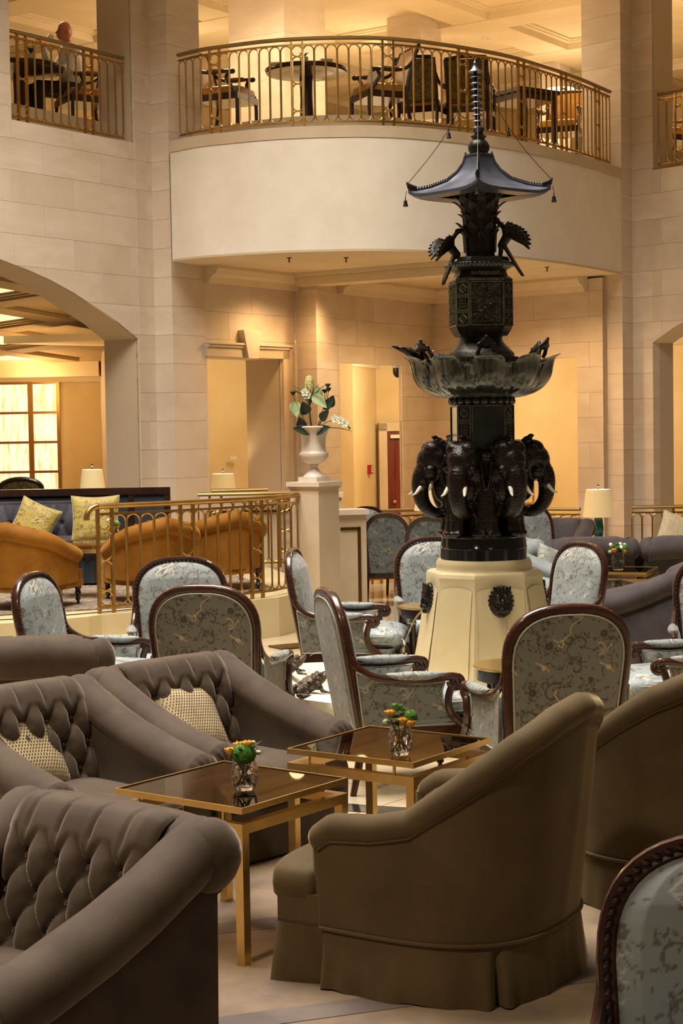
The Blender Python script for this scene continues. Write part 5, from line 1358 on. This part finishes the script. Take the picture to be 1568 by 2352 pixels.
for i in range(9):
    z = 3.625 + i * .0375; x = lean(z)[0]; k = 1 - i * .012
    MB().lathe([(.012, z + .012), (.02 * k, z + .010), (.034 * k, z + .001), (.036 * k, z - .003), (.03 * k, z - .004), (.012, z + .004)], 22, (x, 0, 0)).build('spire_ring', 'roof_metal', roof)
MB().lathe([(.042, 3.955), (.04, 3.961), (.022, 3.973), (.013, 3.99), (.009, 4.005), (.011, 4.01), (.004, 4.018), (.0005, 4.035)], 20, (lean(3.98)[0], 0, 0)).build('spire_cap', 'roof_metal', roof)
# birds on the collar
def bird(bb):
    bb.capsule((.0, 0, .075), .026, (.035, 0, .125), .034); bb.capsule((.035, 0, .125), .030, (.02, 0, .175), .020); bb.capsule((.02, 0, .175), .017, (-.02, 0, .215), .015)
    bb.ball((-.035, 0, .226), (.026, .018, .019), 10, 8); bb.capsule((-.05, 0, .228), .010, (-.105, 0, .252), .003)
    for s in (-1, 1): bb.capsule((.0, s * .016, .075), .014, (-.012, s * .018, .0), .008)
    for k in range(6): bb.capsule((.015, .007 * (k - 2.5), .075), .012, (.105 + .010 * (k % 3), .011 * (k - 2.5), -.075 - .018 * (k % 3)), .007)
def wing(bb):
    for k in range(8):
        a0 = 1.25 - .23 * k; l = .060 + .008 * k
        p1 = (l * math.cos(a0), .002 * k, l * math.sin(a0)); p2 = (p1[0] + .040 * math.cos(a0 - .45), .002 * k, p1[2] + .040 * math.sin(a0 - .45))
        bb.capsule((0, 0, 0), .012, p1, .0105); bb.capsule(p1, .0115, p2, .008)
bo = blob('bird', bird, 'bronze_dark', F, .006, 2); bo.location = (.125, -.06, 2.84); bo.rotation_euler = (0, 0, R(-22))
for s in (-1, 1):
    wo = blob('wing', wing, 'bronze_dark', bo, .005, 1); wo.location = (.03, s * .026, .135); wo.rotation_euler = (R(s * -35), R(8), R(s * 18))
b2 = copy_tree(bo, F); b2.location = (-.135, -.045, 2.80); b2.rotation_euler = (0, R(8), R(198)); b2.scale = (.95, .95, .9)
b3 = copy_tree(bo, F); b3.location = (.03, .16, 2.84); b3.rotation_euler = (0, 0, R(95))
# ------------------------------------------------------------------ elephants
def eleph(bb):
    # faces +x; plinth at z 0 (1.18), body merges into the drum at x<0
    bb.ball((.04, 0, .40), (.13, .115, .15), 16, 12); bb.ball((-.02, 0, .36), (.14, .125, .19), 16, 12)
    bb.ball((.155, 0, .475), (.095, .088, .105), 18, 14); bb.ball((.175, .035, .525), (.06, .045, .055), 12, 10); bb.ball((.175, -.035, .525), (.06, .045, .055), 12, 10)
    bb.ball((.195, 0, .40), (.062, .062, .075), 14, 10); bb.ball((.205, 0, .455), (.060, .066, .085), 14, 10)
    tr = spline([(.215, 0, .42), (.240, 0, .36), (.246, 0, .29), (.236, 0, .215), (.205, 0, .160), (.160, 0, .135), (.118, 0, .150), (.098, 0, .195), (.105, 0, .235)], 8)
    n = len(tr); bb.tube(tr, [interp([0, .3, .6, 1], [.052, .042, .033, .022], i / (n - 1)) * (1 + .045 * (i % 2) * (1 if i > 4 else 0)) for i in range(n)], 14)
    bb.ball((.110, 0, .243), (.026, .026, .014), 10, 6)
    for s in (-1, 1):
        bb.ball((.235, s * .036, .315), (.030, .022, .034), 10, 8)   # tusk sockets
        bb.ball((.20, s * .066, .405), (.03, .016, .022), 10, 8)     # brow and cheek
        M = Matrix.Rotation(s * .55, 3, 'Z') @ Matrix.Rotation(s * -.1, 3, 'X')
        bb.ball((.085, s * .100, .385), (.060, .014, .115), 14, 12, M); bb.ball((.06, s * .110, .31), (.045, .012, .07), 12, 10, M); bb.ball((.10, s * .085, .475), (.035, .02, .03), 10, 8, M)
        bb.capsule((.075, s * .062, .30), .056, (.085, s * .062, .08), .042); bb.capsule((.085, s * .062, .07), .043, (.090, s * .062, .02), .048)
        for k in (-1, 0, 1): bb.ball((.13, s * .062 + k * .024, .014), (.012, .014, .014), 8, 6)
    bb.ball((.12, 0, .30), (.06, .055, .10), 12, 10)
    for k in range(5): bb.tube([(.19 + .004 * k, -.05, .385 - .02 * k), (.256 - .001 * k, 0, .375 - .02 * k), (.19 + .004 * k, .05, .385 - .02 * k)], .007, 6)
    # small frog on the crown
    bb.ball((.145, 0, .585), (.026, .020, .016), 10, 8); bb.ball((.165, 0, .603), (.018, .016, .013), 10, 8)
    for s in (-1, 1): bb.capsule((.15, s * .01, .58), .007, (.172, s * .022, .575), .006); bb.capsule((.13, s * .015, .58), .010, (.12, s * .024, .578), .008)
EL = blob('elephant', eleph, 'bronze', F, .0065, 1)
tk = spline([(.240, 0, .315), (.262, 0, .285), (.280, 0, .262), (.300, 0, .252)], 5)
for s in (-1, 1):
    MB().tube([(p.x, s * (.038 + (p.x - .24) * .35), p.z) for p in tk], [.0125 * (1 - .8 * (i / (len(tk) - 1)) ** 1.5) for i in range(len(tk))], 10).build('tusk', 'ivory', EL)
    MB().ball((.232, s * .070, .412), .007, 8, 6).build('eye', 'black_granite', EL)
EL.location = (0, 0, 1.18); EL.rotation_euler = (0, 0, R(-63)); EL.scale = (1.14, 1.26, .985)
ea = [R(-63), R(-118), R(-6), R(187), R(50), R(130)]
EL.location = (.105 * math.cos(ea[0]), .105 * math.sin(ea[0]), 1.18)
for a in ea[1:]:
    e = copy_tree(EL, F); e.location = (.105 * math.cos(a), .105 * math.sin(a), 1.18); e.rotation_euler = (0, 0, a)
# ------------------------------------------------------------------ lion masks and water
def lion(bb):
    bb.ball((0, 0, 0), (.045, .062, .085), 16, 12); bb.ball((.035, 0, -.02), (.03, .022, .045), 12, 10); bb.ball((.05, 0, -.045), (.02, .028, .018), 12, 8)
    bb.ball((.04, 0, -.075), (.018, .022, .016), 10, 8)
    for s in (-1, 1):
        bb.ball((.042, s * .025, .012), (.014, .016, .010), 10, 8); bb.ball((.046, s * .016, -.048), (.016, .016, .014), 10, 8); bb.ball((.04, s * .024, .034), (.016, .02, .008), 10, 8)
    for k in range(22):
        a = 2 * PI * k / 22; bb.capsule((.02, .048 * math.cos(a), .066 * math.sin(a)), .016, (.004, .076 * math.cos(a + .12), .1 * math.sin(a + .12) - .008), .009)
    for k in range(5): bb.capsule((.035, .018 * (k - 2), .055), .012, (.03, .024 * (k - 2), .085), .010)
LI = blob('lion_mask', lion, 'bronze', F, .0055, 1)
def jet(a, r0, sp):
    pts = [(( r0 + sp * t) * math.cos(a), (r0 + sp * t) * math.sin(a), .725 - 2.1 * t * t - .15 * t) for t in np.linspace(0, .5, 16)]
    MB().tube(pts, [.006 - .004 * i / 15 for i in range(16)], 8).build('water_jet', 'water', F)
for i, k in enumerate((0, 2, 4, 6)):
    a = R(12) + k * PI / 4 - PI / 2; ap = .336 * (.475 + .74 / math.sqrt(2))
    o = LI if i == 0 else link('lion_mask', LI.data, F)
    o.location = (ap * math.cos(a), ap * math.sin(a), .80); o.rotation_euler = (0, 0, a); jet(a, ap + .05, .42 if k else .1)
# ------------------------------------------------------------------ frogs on the basin rim
def frog(bb):
    bb.ball((0, 0, .050), (.075, .052, .042), 16, 12, Matrix.Rotation(-.35, 3, 'Y')); bb.ball((.055, 0, .075), (.045, .045, .032), 14, 10, Matrix.Rotation(-.5, 3, 'Y'))
    bb.ball((.085, 0, .088), (.042, .036, .018), 14, 10, Matrix.Rotation(-.55, 3, 'Y')); bb.ball((.080, 0, .068), (.038, .034, .014), 14, 10, Matrix.Rotation(-.75, 3, 'Y'))
    for s in (-1, 1):
        bb.ball((.062, s * .027, .104), .013, 10, 8)
        bb.ball((-.055, s * .045, .030), (.040, .020, .028), 12, 10); bb.capsule((-.03, s * .06, .015), .014, (-.085, s * .06, .012), .010); bb.capsule((-.08, s * .06, .008), .010, (-.02, s * .085, .005), .007)
        bb.capsule((.045, s * .040, .055), .016, (.055, s * .062, .018), .011); bb.capsule((.055, s * .062, .016), .011, (.095, s * .072, .004), .006)
        for k in (-1, 0, 1): bb.capsule((.06, s * .063, .010), .006, (.10, s * (.068 + .014 * k), .003), .004)
    rnd = random.Random(2)
    for k in range(70):
        a = rnd.uniform(.4, 2.74); x = rnd.uniform(-.07, .05); bb.ball((x, .050 * math.cos(a) * math.sqrt(max(.05, 1 - (x / .085) ** 2)), .052 + x * .36 + .043 * math.sin(a) * math.sqrt(max(.05, 1 - (x / .085) ** 2))), rnd.uniform(.005, .009), 6, 4)
def make_frog(label, loc, rz, tilt, sc=1.0):
    t = thing('bronze_frog', label, 'frog sculpture', loc, rz, 'bronze frogs on the fountain rim'); t.scale = (sc,) * 3
    o = blob('body', frog, 'frog_bronze', t, .0042, 1); o.rotation_euler = (0, tilt, 0)
    for s in (-1, 1): MB().ball((.068, s * .034, .106), .006, 8, 6).build('eye', 'black_granite', o)
    pts = [(.125 + .22 * q, 0, .115 + .16 * q - .30 * q * q) for q in np.linspace(0, 1, 12)]
    MB().tube(pts, .0016, 6).build('water_jet', 'water', t)
    return t
make_frog('bronze frog spouting water, farther of the two on the pale basin rim', (-.335, 10.36, .325), R(5), R(-8), 1.02)
make_frog('bronze frog nearer of the two on the pale basin rim, beside the armchair', (-.20, 9.63, .325), R(20), R(-4), 1.05)
make_frog('bronze frog hidden between the two profile armchairs', (.27, 11.32, .325), R(-55), 0, .9)

# ------------------------------------------------------------------ pedestal, urn and its flowers
PX, PY = -.245, 15.55
pd = thing('urn_pedestal', 'pale stone pedestal at the end of the platform railing', 'pedestal', (PX, PY, 0), R(-35))
hx_ = [(.16, -.16), (.16, .16), (-.16, .16), (-.16, -.16)]
MB().prism(hx_, 0, 1.285).build('shaft', 'stone_trim', pd, smooth=False)
MB().prism([(x * 1.08, y * 1.08) for x, y in hx_], 1.285, 1.305).build('cap_moulding', 'stone_trim', pd, smooth=False)
MB().prism([(x * 1.16, y * 1.16) for x, y in hx_], 1.305, 1.345).build('cap', 'stone_c', pd, smooth=False)
MB().prism([(x * 1.1, y * 1.1) for x, y in hx_], 0, .12).build('plinth', 'stone_trim', pd, smooth=False)
un = thing('stone_urn', 'white stone urn on the pedestal', 'urn', (PX, PY, 1.345), R(-35))
MB().box((0, 0, .022), (.21, .21, .044)).build('foot_plate', 'urn_marble', un, smooth=False)
MB().lathe([(.10, .044), (.098, .055), (.07, .075), (.045, .105), (.033, .13), (.034, .14)], 48, lobes=lambda a, r, z: 1 + (.05 * abs(math.sin(12 * a)) if .035 < r < .097 else 0)).build('foot', 'urn_marble', un, ang=60)
MB().lathe([(.036, .14), (.044, .148), (.036, .156), (.06, .165), (.10, .19), (.125, .225), (.131, .255), (.128, .262)], 72, lobes=lambda a, r, z: 1 + (.035 * abs(math.sin(18 * a)) if r > .05 else 0)).build('gadrooned_bowl', 'urn_marble', un, ang=60)
MB().lathe([(.128, .262), (.118, .272), (.112, .29), (.110, .35), (.116, .41), (.13, .455), (.148, .485), (.165, .497), (.163, .507), (.14, .51), (.12, .49), (.1, .44), (.001, .43)], 48).build('body', 'urn_marble', un, ang=60)
fa = thing('flower_arrangement', 'arrangement of calla lilies, lotus pods, orchids and a protea spike in the urn', 'flowers', (PX, PY, 1.80))
MB().ball((0, 0, .015), (.11, .11, .04), 14, 8).build('moss_bed', 'leaf_dark', fa)
rnd = random.Random(4)
def stem(p0, p1, r=.004, m='stem', bend=.02): 
    a, b_ = Vector(p0), Vector(p1); mid = (a + b_) / 2 + Vector((rnd.uniform(-bend, bend), rnd.uniform(-bend, bend), 0)); MB().tube(spline([a, mid, b_], 5), r, 6).build('stem', m, fa)
def pspike(): 
    return MB().lathe([(.012, .30), (.03, .31), (.040, .34), (.044, .40), (.040, .46), (.030, .50), (.012, .515), (.001, .518)], 18, (-.03, -.02, 0), lobes=lambda a, r, z: 1 + .05 * math.sin(9 * a + z * 300))
pspike().build('protea_spike', 'protea', fa); stem((-.01, 0, 0), (-.03, -.02, .31), .009)
for k in range(16):
    a = rnd.uniform(0, 6.28); l = rnd.uniform(.16, .26); b0 = Vector((-.03, -.02, .24)); MB().tube(spline([b0, b0 + Vector((math.cos(a) * l * .35, math.sin(a) * l * .35, l * .55)), b0 + Vector((math.cos(a) * l * .8, math.sin(a) * l * .8, l * .8))], 4), [.003] * 8 + [.0006], 4).build('grass_blade', 'stem', fa)
def flat_leaf(name, c, d, up, L, Wd, m, cup=.2, fold=0):
    d = Vector(d).normalized(); up = Vector(up); up = (up - d * up.dot(d)).normalized(); sd = d.cross(up); P = []
    for i in range(9):
        q = i / 8; w_ = Wd * math.sin(PI * (q ** .75)) ** .8 if 0 < q < 1 else .001; row = []
        for j in range(7):
            u = j / 3 - 1; row.append(Vector(c) + d * (L * q) + sd * (w_ / 2 * u) + up * (cup * w_ * (u * u) - .25 * L * q * q * fold))
        P.append(row)
    b = MB().grid(P); o = b.build(name, m, fa, ang=80); mo = o.modifiers.new('t', 'SOLIDIFY'); mo.thickness = .002; return o
for c, d, L, Wd, m in (((-.17, -.06, .28), (.15, -.1, -.9), .15, .105, 'leaf_light'), ((-.005, -.09, .33), (.75, -.2, -.65), .18, .10, 'leaf_light'), ((.04, -.03, .42), (.2, 0, -.9), .16, .07, 'leaf_light')):
    flat_leaf('calla_flower', c, d, (0, -1, .3), L, Wd, m, .35)
for c, d, L, Wd in (((-.10, -.05, .02), (-.2, -.5, .9), .14, .10), ((-.06, -.09, .16), (-.2, -.4, .7), .14, .11), ((.10, -.07, .20), (.5, -.2, .6), .14, .10), ((.07, -.09, .10), (.5, -.3, .6), .13, .09),
                    ((-.02, -.1, -.01), (-.9, -.3, .25), .18, .10), ((.02, -.1, -.01), (.8, -.4, .3), .16, .10), ((.15, -.05, .22), (.3, -.2, .8), .12, .09)):
    flat_leaf('broad_leaf', c, d, (0, -1, .5), L, Wd, 'leaf_dark', .25)
flat_leaf('strap_leaf', (.08, -.06, .03), (1, -.3, .12), (0, 0, 1), .28, .065, 'leaf', .1, .9)
for x, y, z in ((-.18, .0, .335), (.11, .02, .35), (.145, -.02, .365), (.16, -.02, .27), (.14, -.05, .40)):
    MB().lathe([(.004, 0), (.012, .008), (.026, .03), (.027, .036), (.001, .038)], 12, (x, y, z)).build('lotus_pod', 'leaf_dark', fa); stem((x * .25, y * .3, .02), (x, y, z), .003)
stem((.05, -.05, .04), (.16, -.1, .10), .0025); stem((.16, -.1, .10), (.33, -.12, .03), .002)
def orchid(c, s=1):
    for k in range(5):
        a = 2 * PI * k / 5 + .3; flat_leaf('orchid_petal', c, (math.cos(a), -.25, math.sin(a)), (0, -1, 0), .042 * s, .04 * s, 'petal_white', .1)
    MB().ball((c[0], c[1] - .008, c[2]), .007, 7, 5).build('orchid_lip', 'protea', fa)
for c in ((.20, -.12, .115), (.25, -.125, .10), (.29, -.125, .075), (-.05, -.10, .335), (-.07, -.11, .36)): orchid(c)
for c in ((.315, -.12, .05), (.33, -.12, .03)): MB().ball(c, (.010, .009, .012), 8, 6).build('orchid_bud', 'leaf', fa)
# ------------------------------------------------------------------ corridor details
dr = thing('door_1', 'reddish brown panelled door at the end of the corridor', 'door', (1.28, 28.78, 0), math.atan2(.4, 2.58), kind='structure')
MB().box((0, -.03, .87), (1.0, .06, 1.74)).build('leaf', 'door_wood', dr, smooth=False)
for z, h in ((.48, .62), (1.26, .66)):
    for x in (-.22, .22): MB().box((x, -.068, z), (.30, .014, h)).build('panel', 'door_wood', dr, smooth=False)
for x in (-.58, .58): MB().box((x, -.04, .95), (.14, .1, 1.9)).build('frame_jamb', 'stone_trim', dr, smooth=False)
MB().box((0, -.04, 1.82), (1.30, .1, .14)).build('frame_head', 'stone_trim', dr, smooth=False)
MB().box((-.25, -.10, 1.66), (.42, .08, .06)).build('door_closer', 'white_plastic', dr, smooth=False)
MB().ball((-.40, -.10, .56), .035, 12, 8).build('door_knob', 'brass', dr)
fc = thing('fire_call_point', 'small red fire alarm call point on the cream corridor wall', 'alarm', (.46, 28.2, 1.12), math.atan2(3.6, .97))
MB().box((0, -.03, 0), (.15, .06, .15)).build('box', 'red_plastic', fc, smooth=False); MB().box((.0, -.064, -.01), (.07, .008, .07)).build('face', 'white_plastic', fc, smooth=False); MB().ball((0, -.07, -.01), (.014, .006, .014), 10, 6).build('button', 'black_plastic', fc)
MB().box((.0, -.064, .05), (.09, .006, .02)).build('strip', 'white_plastic', fc, smooth=False)
sc2 = thing('security_camera', 'dark dome security camera at the corridor ceiling', 'camera', (.83, 24.15, 2.56))
MB().lathe([(.07, .10), (.07, .03), (.06, .0), (.03, -.035), (.001, -.04)], 16).build('dome', 'black_plastic', sc2); MB().lathe([(.08, .42), (.08, .10), (.05, .10)], 16).build('mount', 'white_plastic', sc2)
lc_ = thing('luggage_cart', 'brass luggage cart with a ball finial behind the elephants', 'luggage cart', (2.36, 22.6, 0), R(10))
fr = spline([(-.35, 0, .2), (-.35, 0, 1.2), (-.3, 0, 1.5), (0, 0, 1.62), (.3, 0, 1.5), (.35, 0, 1.2), (.35, 0, .2)], 6)
MB().tube(fr, .018, 8).build('hoop', 'brass', lc_); MB().tube([p + Vector((0, .5, 0)) for p in fr], .018, 8).build('hoop', 'brass', lc_)
MB().ball((-.12, .0, 1.70), .055, 16, 10).build('ball_finial', 'brass', lc_); MB().tube([(-.12, 0, 1.59), (-.12, .5, 1.59)], .014, 8).build('top_bar', 'brass', lc_)
MB().box((0, .25, .2), (.72, .56, .05)).build('deck', 'wood_dark', lc_, smooth=False); MB().tube([(-.35, 0, .78), (.35, 0, .78)], .014, 8).build('mid_bar', 'brass', lc_)
for x in (-.3, .3):
    for y in (.02, .48): MB().lathe([(.06, -.015), (.07, 0), (.06, .015)], 14, (0, 0, 0)).build('wheel', 'black_plastic', lc_, loc=(x, y, .07), rot=(PI / 2, 0, 0))
sw = MB().box((0, -.01, 0), (.12, .02, .05)).build('wall_switch', 'white_plastic', None, smooth=False, loc=(-1.55, 24.42, 1.42), rot=(0, 0, math.atan2(3.3, 4.4))); tag(sw, 'pale switch plate on the yellow wall in the keystone doorway', 'switch')
bd_ = MB().box((0, 0, .0), (.35, .02, .25)).build('floor_grille', 'brass_dark', None, smooth=False, loc=(-.42, 14.2, .006), rot=(PI / 2, 0, R(30))); tag(bd_, 'dark floor grille beside the platform wall', 'grille')

# ------------------------------------------------------------------ gallery furniture (floor z 5.42)
GZ = 5.42
def gchair(label, loc, rz, seat='leather_gold', rear='olive_fabric', wood='wood_dark', sc=1.0):
    t = thing('gallery_armchair', label, 'armchair', loc, rz, 'dark framed gallery armchairs'); t.scale = (sc,) * 3
    for s in (-1, 1):
        MB().tube(spline([(s * .25, .30, 0), (s * .25, .25, .25), (s * .25, .24, .45), (s * .255, .30, .72), (s * .26, .40, .98)], 5), .024, 8).build('back_post', wood, t)
        MB().tube(spline([(s * .27, -.26, 0), (s * .27, -.255, .38), (s * .28, -.20, .48), (s * .285, -.13, .58), (s * .285, -.16, .66)], 5), .023, 8).build('leg', wood, t)
        MB().tube(spline([(s * .26, .335, .80), (s * .275, .22, .70), (s * .285, .05, .665), (s * .285, -.12, .67), (s * .285, -.21, .665)], 5), .023, 8).build('arm', wood, t)
        MB().ball((s * .285, -.21, .66), (.026, .04, .032), 10, 8).build('arm_knob', wood, t)
        MB().ball((s * .285, .02, .692), (.030, .12, .02), 12, 8).build('arm_pad', seat, t)
    MB().tube(spline([(-.26, .40, .98), (0, .43, 1.0), (.26, .40, .98)], 5), .026, 8).build('crest_rail', wood, t)
    MB().tube([(-.25, .245, .48), (.25, .245, .48)], .02, 8).build('back_rail', wood, t)
    P = lambda d: [[(-.24 + .48 * i / 12, interp([.48, .72, .98], [.245, .30, .40], .49 + .48 * j / 12) + d * (.012 + .03 * math.sin(PI * i / 12) * math.sin(PI * j / 12)), .49 + .48 * j / 12) for j in range(13)] for i in range(13)]
    MB().grid(P(-1)).build('back_cushion', seat, t); MB().grid(P(.4)).build('back_panel', rear, t)
    MB().prism([(-.29, -.28), (.29, -.28), (.26, .25), (-.26, .25)], .34, .42).build('seat_rail', wood, t, smooth=False)
    c = MB(); c.ball((0, -.02, .45), (.27, .265, .075), 28, 8, None, .45, .3); c.build('seat_cushion', seat, t)
    return t
gk = gchair('gold seated armchair in profile at the left end of the curved balcony', (-1.30, 20.75, GZ), R(68))
for lb, x, y, a in (
    ('gold seated armchair facing left beside the round gallery table, napkin on it', .55, 20.75, -68),
    ('gallery armchair with olive back turned to the balustrade, left of the spire', 1.12, 21.75, 160),
    ('gallery armchair with olive back turned to the balustrade, behind the spire', 1.72, 21.8, 168),
    ('gold leather gallery armchair at the right by the bright lamp', 3.08, 23.4, -20),
    ('gold gallery armchair at the right edge of the picture', 4.72, 24.2, 30),
    ('gold seated armchair under the seated man', -3.02, 20.75, -60)):
    dup(gk, lb, (x, y, GZ), R(a))
def rtable(label, loc, R0, H):
    t = thing('gallery_table', label, 'table', loc, 0, 'round gallery tables')
    MB().lathe([(R0 * .72, H - .07), (R0 * .97, H - .055), (R0, H - .03), (R0 * .985, H), (.001, H + .001)], 48).build('top', 'wood_dark', t)
    MB().lathe([(.1, H - .1), (R0 * .45, H - .09), (R0 * .72, H - .065)], 40).build('under_frame', 'wood_dark', t)
    MB().lathe([(.085, .1), (.075, .4), (.08, H - .1)], 28, lobes=lambda a, r, z: 1 + .06 * abs(math.sin(7 * a))).build('fluted_column', 'wood_dark', t, ang=60)
    MB().lathe([(.30, 0), (.30, .04), (.2, .07), (.1, .12)], 28).build('foot', 'wood_dark', t)
    MB().lathe([(R0 + .003, H - .018), (R0 + .004, H - .012), (R0 + .002, H - .006)], 48).build('edge_line', 'brass_dark', t)
    return t
rtable('round dark gallery table with fluted column above the fountain', (-.34, 20.85, GZ), .50, .76)
rtable('round dark table in front of the seated man', (-3.72, 20.35, GZ), .52, .74)
sq = thing('gallery_table', 'square dark table at the right of the gallery', 'table', (2.46, 22.5, GZ), R(35), 'square gallery tables')
MB().box((0, 0, .72), (.72, .72, .05)).build('top', 'wood_dark', sq, smooth=False); MB().box((0, 0, .65), (.64, .64, .08)).build('apron', 'wood_dark', sq, smooth=False)
for x in (-1, 1):
    for y in (-1, 1): MB().box((x * .29, y * .29, .31), (.06, .06, .62), taper=.7).build('leg', 'wood_dark', sq, smooth=False)
tp = thing('table_setting_pot', 'small grey pot with a dark plant on the round gallery table', 'plant pot', (-.36, 20.62, GZ + .762))
MB().lathe([(.045, 0), (.055, .09), (.05, .092), (.042, .01)], 18).build('pot', 'white_plastic', tp)
for k in range(12): a = k * .52; MB().tube([(0, 0, .08), (.03 * math.cos(a), .03 * math.sin(a), .13), (.06 * math.cos(a), .06 * math.sin(a), .145)], [.006, .005, .001], 5).build('leaf', 'leaf_dark', tp)
nk = MB().ball((-.68, 20.60, GZ + .775), (.10, .07, .018), 12, 6, None, .6, .6).build('napkin', 'linen', None); tag(nk, 'crumpled white napkin on the left of the round gallery table', 'napkin')
nk2 = MB().box((-.10, 20.70, GZ + .80), (.14, .10, .08), .3).build('napkin_block', 'linen', None, smooth=False); tag(nk2, 'folded white napkins on the right of the round gallery table', 'napkin')
nk3 = MB().add([(0, 0, 0), (.26, 0, 0), (.26, .05, 0), (0, .05, 0), (.06, .1, .22), (.2, .1, .22), (.2, .12, .22), (.06, .12, .22)], [(0, 1, 2, 3), (4, 7, 6, 5), (0, 4, 5, 1), (1, 5, 6, 2), (2, 6, 7, 3), (3, 7, 4, 0)]).build('folded_card', 'linen', None, smooth=False, loc=(.36, 20.62, GZ + .475)); tag(nk3, 'white folded card standing on the gold armchair seat', 'card')
gl = thing('gallery_lamp', 'bright wide shaded lamp at the right of the gallery', 'lamp', (3.2, 24.4, GZ))
MB().lathe([(.30, .98), (.20, 1.16), (.196, 1.16), (.296, .98)], 30).build('lamp_shade', 'lampshade_lit', gl); MB().lathe([(.15, 0), (.15, .02), (.015, .04), (.015, 1.1)], 16).build('stand', 'brass', gl)
# ------------------------------------------------------------------ the seated man
mn = thing('person', 'seated bald man in a checked shirt drinking from a white cup, upper left', 'person', (-3.22, 20.75, GZ), R(-62))
def body(bb):  # faces -y, seat at z .46
    bb.ball((0, -.02, 1.24), (.078, .095, .115), 18, 14); bb.ball((0, -.055, 1.19), (.06, .07, .075), 14, 10)   # head, jaw
    bb.ball((0, -.125, 1.215), (.014, .02, .022), 8, 6)                                               # nose
    for s in (-1, 1): bb.ball((s * .08, -.01, 1.215), (.014, .024, .034), 8, 6)
    bb.capsule((0, .0, 1.14), .052, (0, .03, 1.05), .056); bb.capsule((0, .04, .98), .12, (0, .06, .62), .135)
    for s in (-1, 1):
        bb.capsule((s * .10, .03, 1.0), .07, (s * .19, .03, .98), .062); bb.capsule((s * .09, .03, .53), .085, (s * .11, -.40, .53), .062); bb.capsule((s * .11, -.40, .52), .06, (s * .11, -.38, .08), .042); bb.capsule((s * .11, -.36, .05), .042, (s * .11, -.52, .035), .035)
    bb.capsule((-.19, .03, .98), .056, (-.24, -.12, .77), .045); bb.capsule((-.24, -.12, .77), .042, (-.10, -.28, 1.08), .030)
    bb.capsule((.19, .03, .98), .056, (.25, -.06, .73), .045); bb.capsule((.25, -.06, .73), .042, (.20, -.33, .74), .030)
blob('body', body, 'skin', mn, .012, 3)
def shirt(bb):
    bb.capsule((0, .04, .97), .145, (0, .06, .58), .160); bb.capsule((0, .02, 1.05), .075, (0, .03, 1.0), .10)
    for s in (-1, 1): bb.capsule((s * .10, .03, .985), .088, (s * .195, .03, .965), .078)
    bb.capsule((-.195, .03, .97), .074, (-.245, -.12, .765), .060); bb.capsule((-.245, -.12, .765), .058, (-.14, -.24, 1.0), .044)
    bb.capsule((.195, .03, .97), .074, (.255, -.06, .725), .060); bb.capsule((.255, -.06, .725), .058, (.21, -.27, .735), .044)
blob('shirt', shirt, 'shirt', mn, .012, 2)
def trs(bb):
    for s in (-1, 1): bb.capsule((s * .09, .04, .53), .105, (s * .115, -.40, .53), .080); bb.capsule((s * .115, -.40, .53), .078, (s * .115, -.38, .12), .062)
blob('trousers', trs, 'trousers', mn, .014, 2)
def hand(bb):
    bb.ball((0, 0, 0), (.030, .014, .036), 10, 8)
    for k in range(4): bb.capsule((-.022 + .015 * k, -.004, .03), .008, (-.022 + .015 * k, -.024, .06 - abs(k - 1.5) * .006), .007); bb.capsule((-.022 + .015 * k, -.024, .058 - abs(k - 1.5) * .006), .007, (-.020 + .015 * k, -.045, .048), .006)
    bb.capsule((.028, -.004, -.005), .009, (.042, -.024, .022), .007)
h1 = blob('hand', hand, 'skin', mn, .005, 1); h1.location = (-.09, -.29, 1.10); h1.rotation_euler = (R(20), R(20), R(-30))
h2 = link('hand', h1.data, mn, (.20, -.36, .74), (R(-80), 0, 0))
for s in (-1, 1): MB().ball((s * .03, -.107, 1.232), .009, 8, 6).build('eye', 'black_plastic', mn)
MB().tube([(-.028, -.118, 1.168), (0, -.126, 1.166), (.028, -.118, 1.168)], .005, 6).build('mouth', 'red_plastic', mn)
for s in (-1, 1): MB().ball((s * .11, -.43, .05), (.05, .11, .045), 12, 8).build('shoe', 'wood_dark', mn)
cu = thing('coffee_cup', 'white cup held to the mouth of the seated man', 'cup', (-3.22 + rot2((-.055, -.21), R(-62))[0], 20.75 + rot2((-.055, -.21), R(-62))[1], GZ + 1.12), R(-62))
MB().lathe([(.022, 0), (.036, .03), (.042, .07), (.039, .07), (.03, .01), (.001, .006)], 18).build('bowl', 'porcelain', cu, rot=(R(-35), 0, 0))
MB().tube([(.04, 0, .055), (.065, 0, .05), (.06, 0, .025), (.035, 0, .02)], .005, 6).build('handle', 'porcelain', cu)
pp = thing('plant_pot', 'little white pot with spiky dark leaves on the table before the seated man', 'plant pot', (-3.55, 20.15, GZ + .742))
MB().lathe([(.05, 0), (.06, .10), (.055, .10), (.045, .01)], 18).build('pot', 'white_plastic', pp)
for k in range(14): a = k * .45; MB().tube([(0, 0, .09), (.025 * math.cos(a), .025 * math.sin(a), .15), (.055 * math.cos(a), .055 * math.sin(a), .19)], [.008, .006, .001], 5).build('leaf', 'leaf_dark', pp)
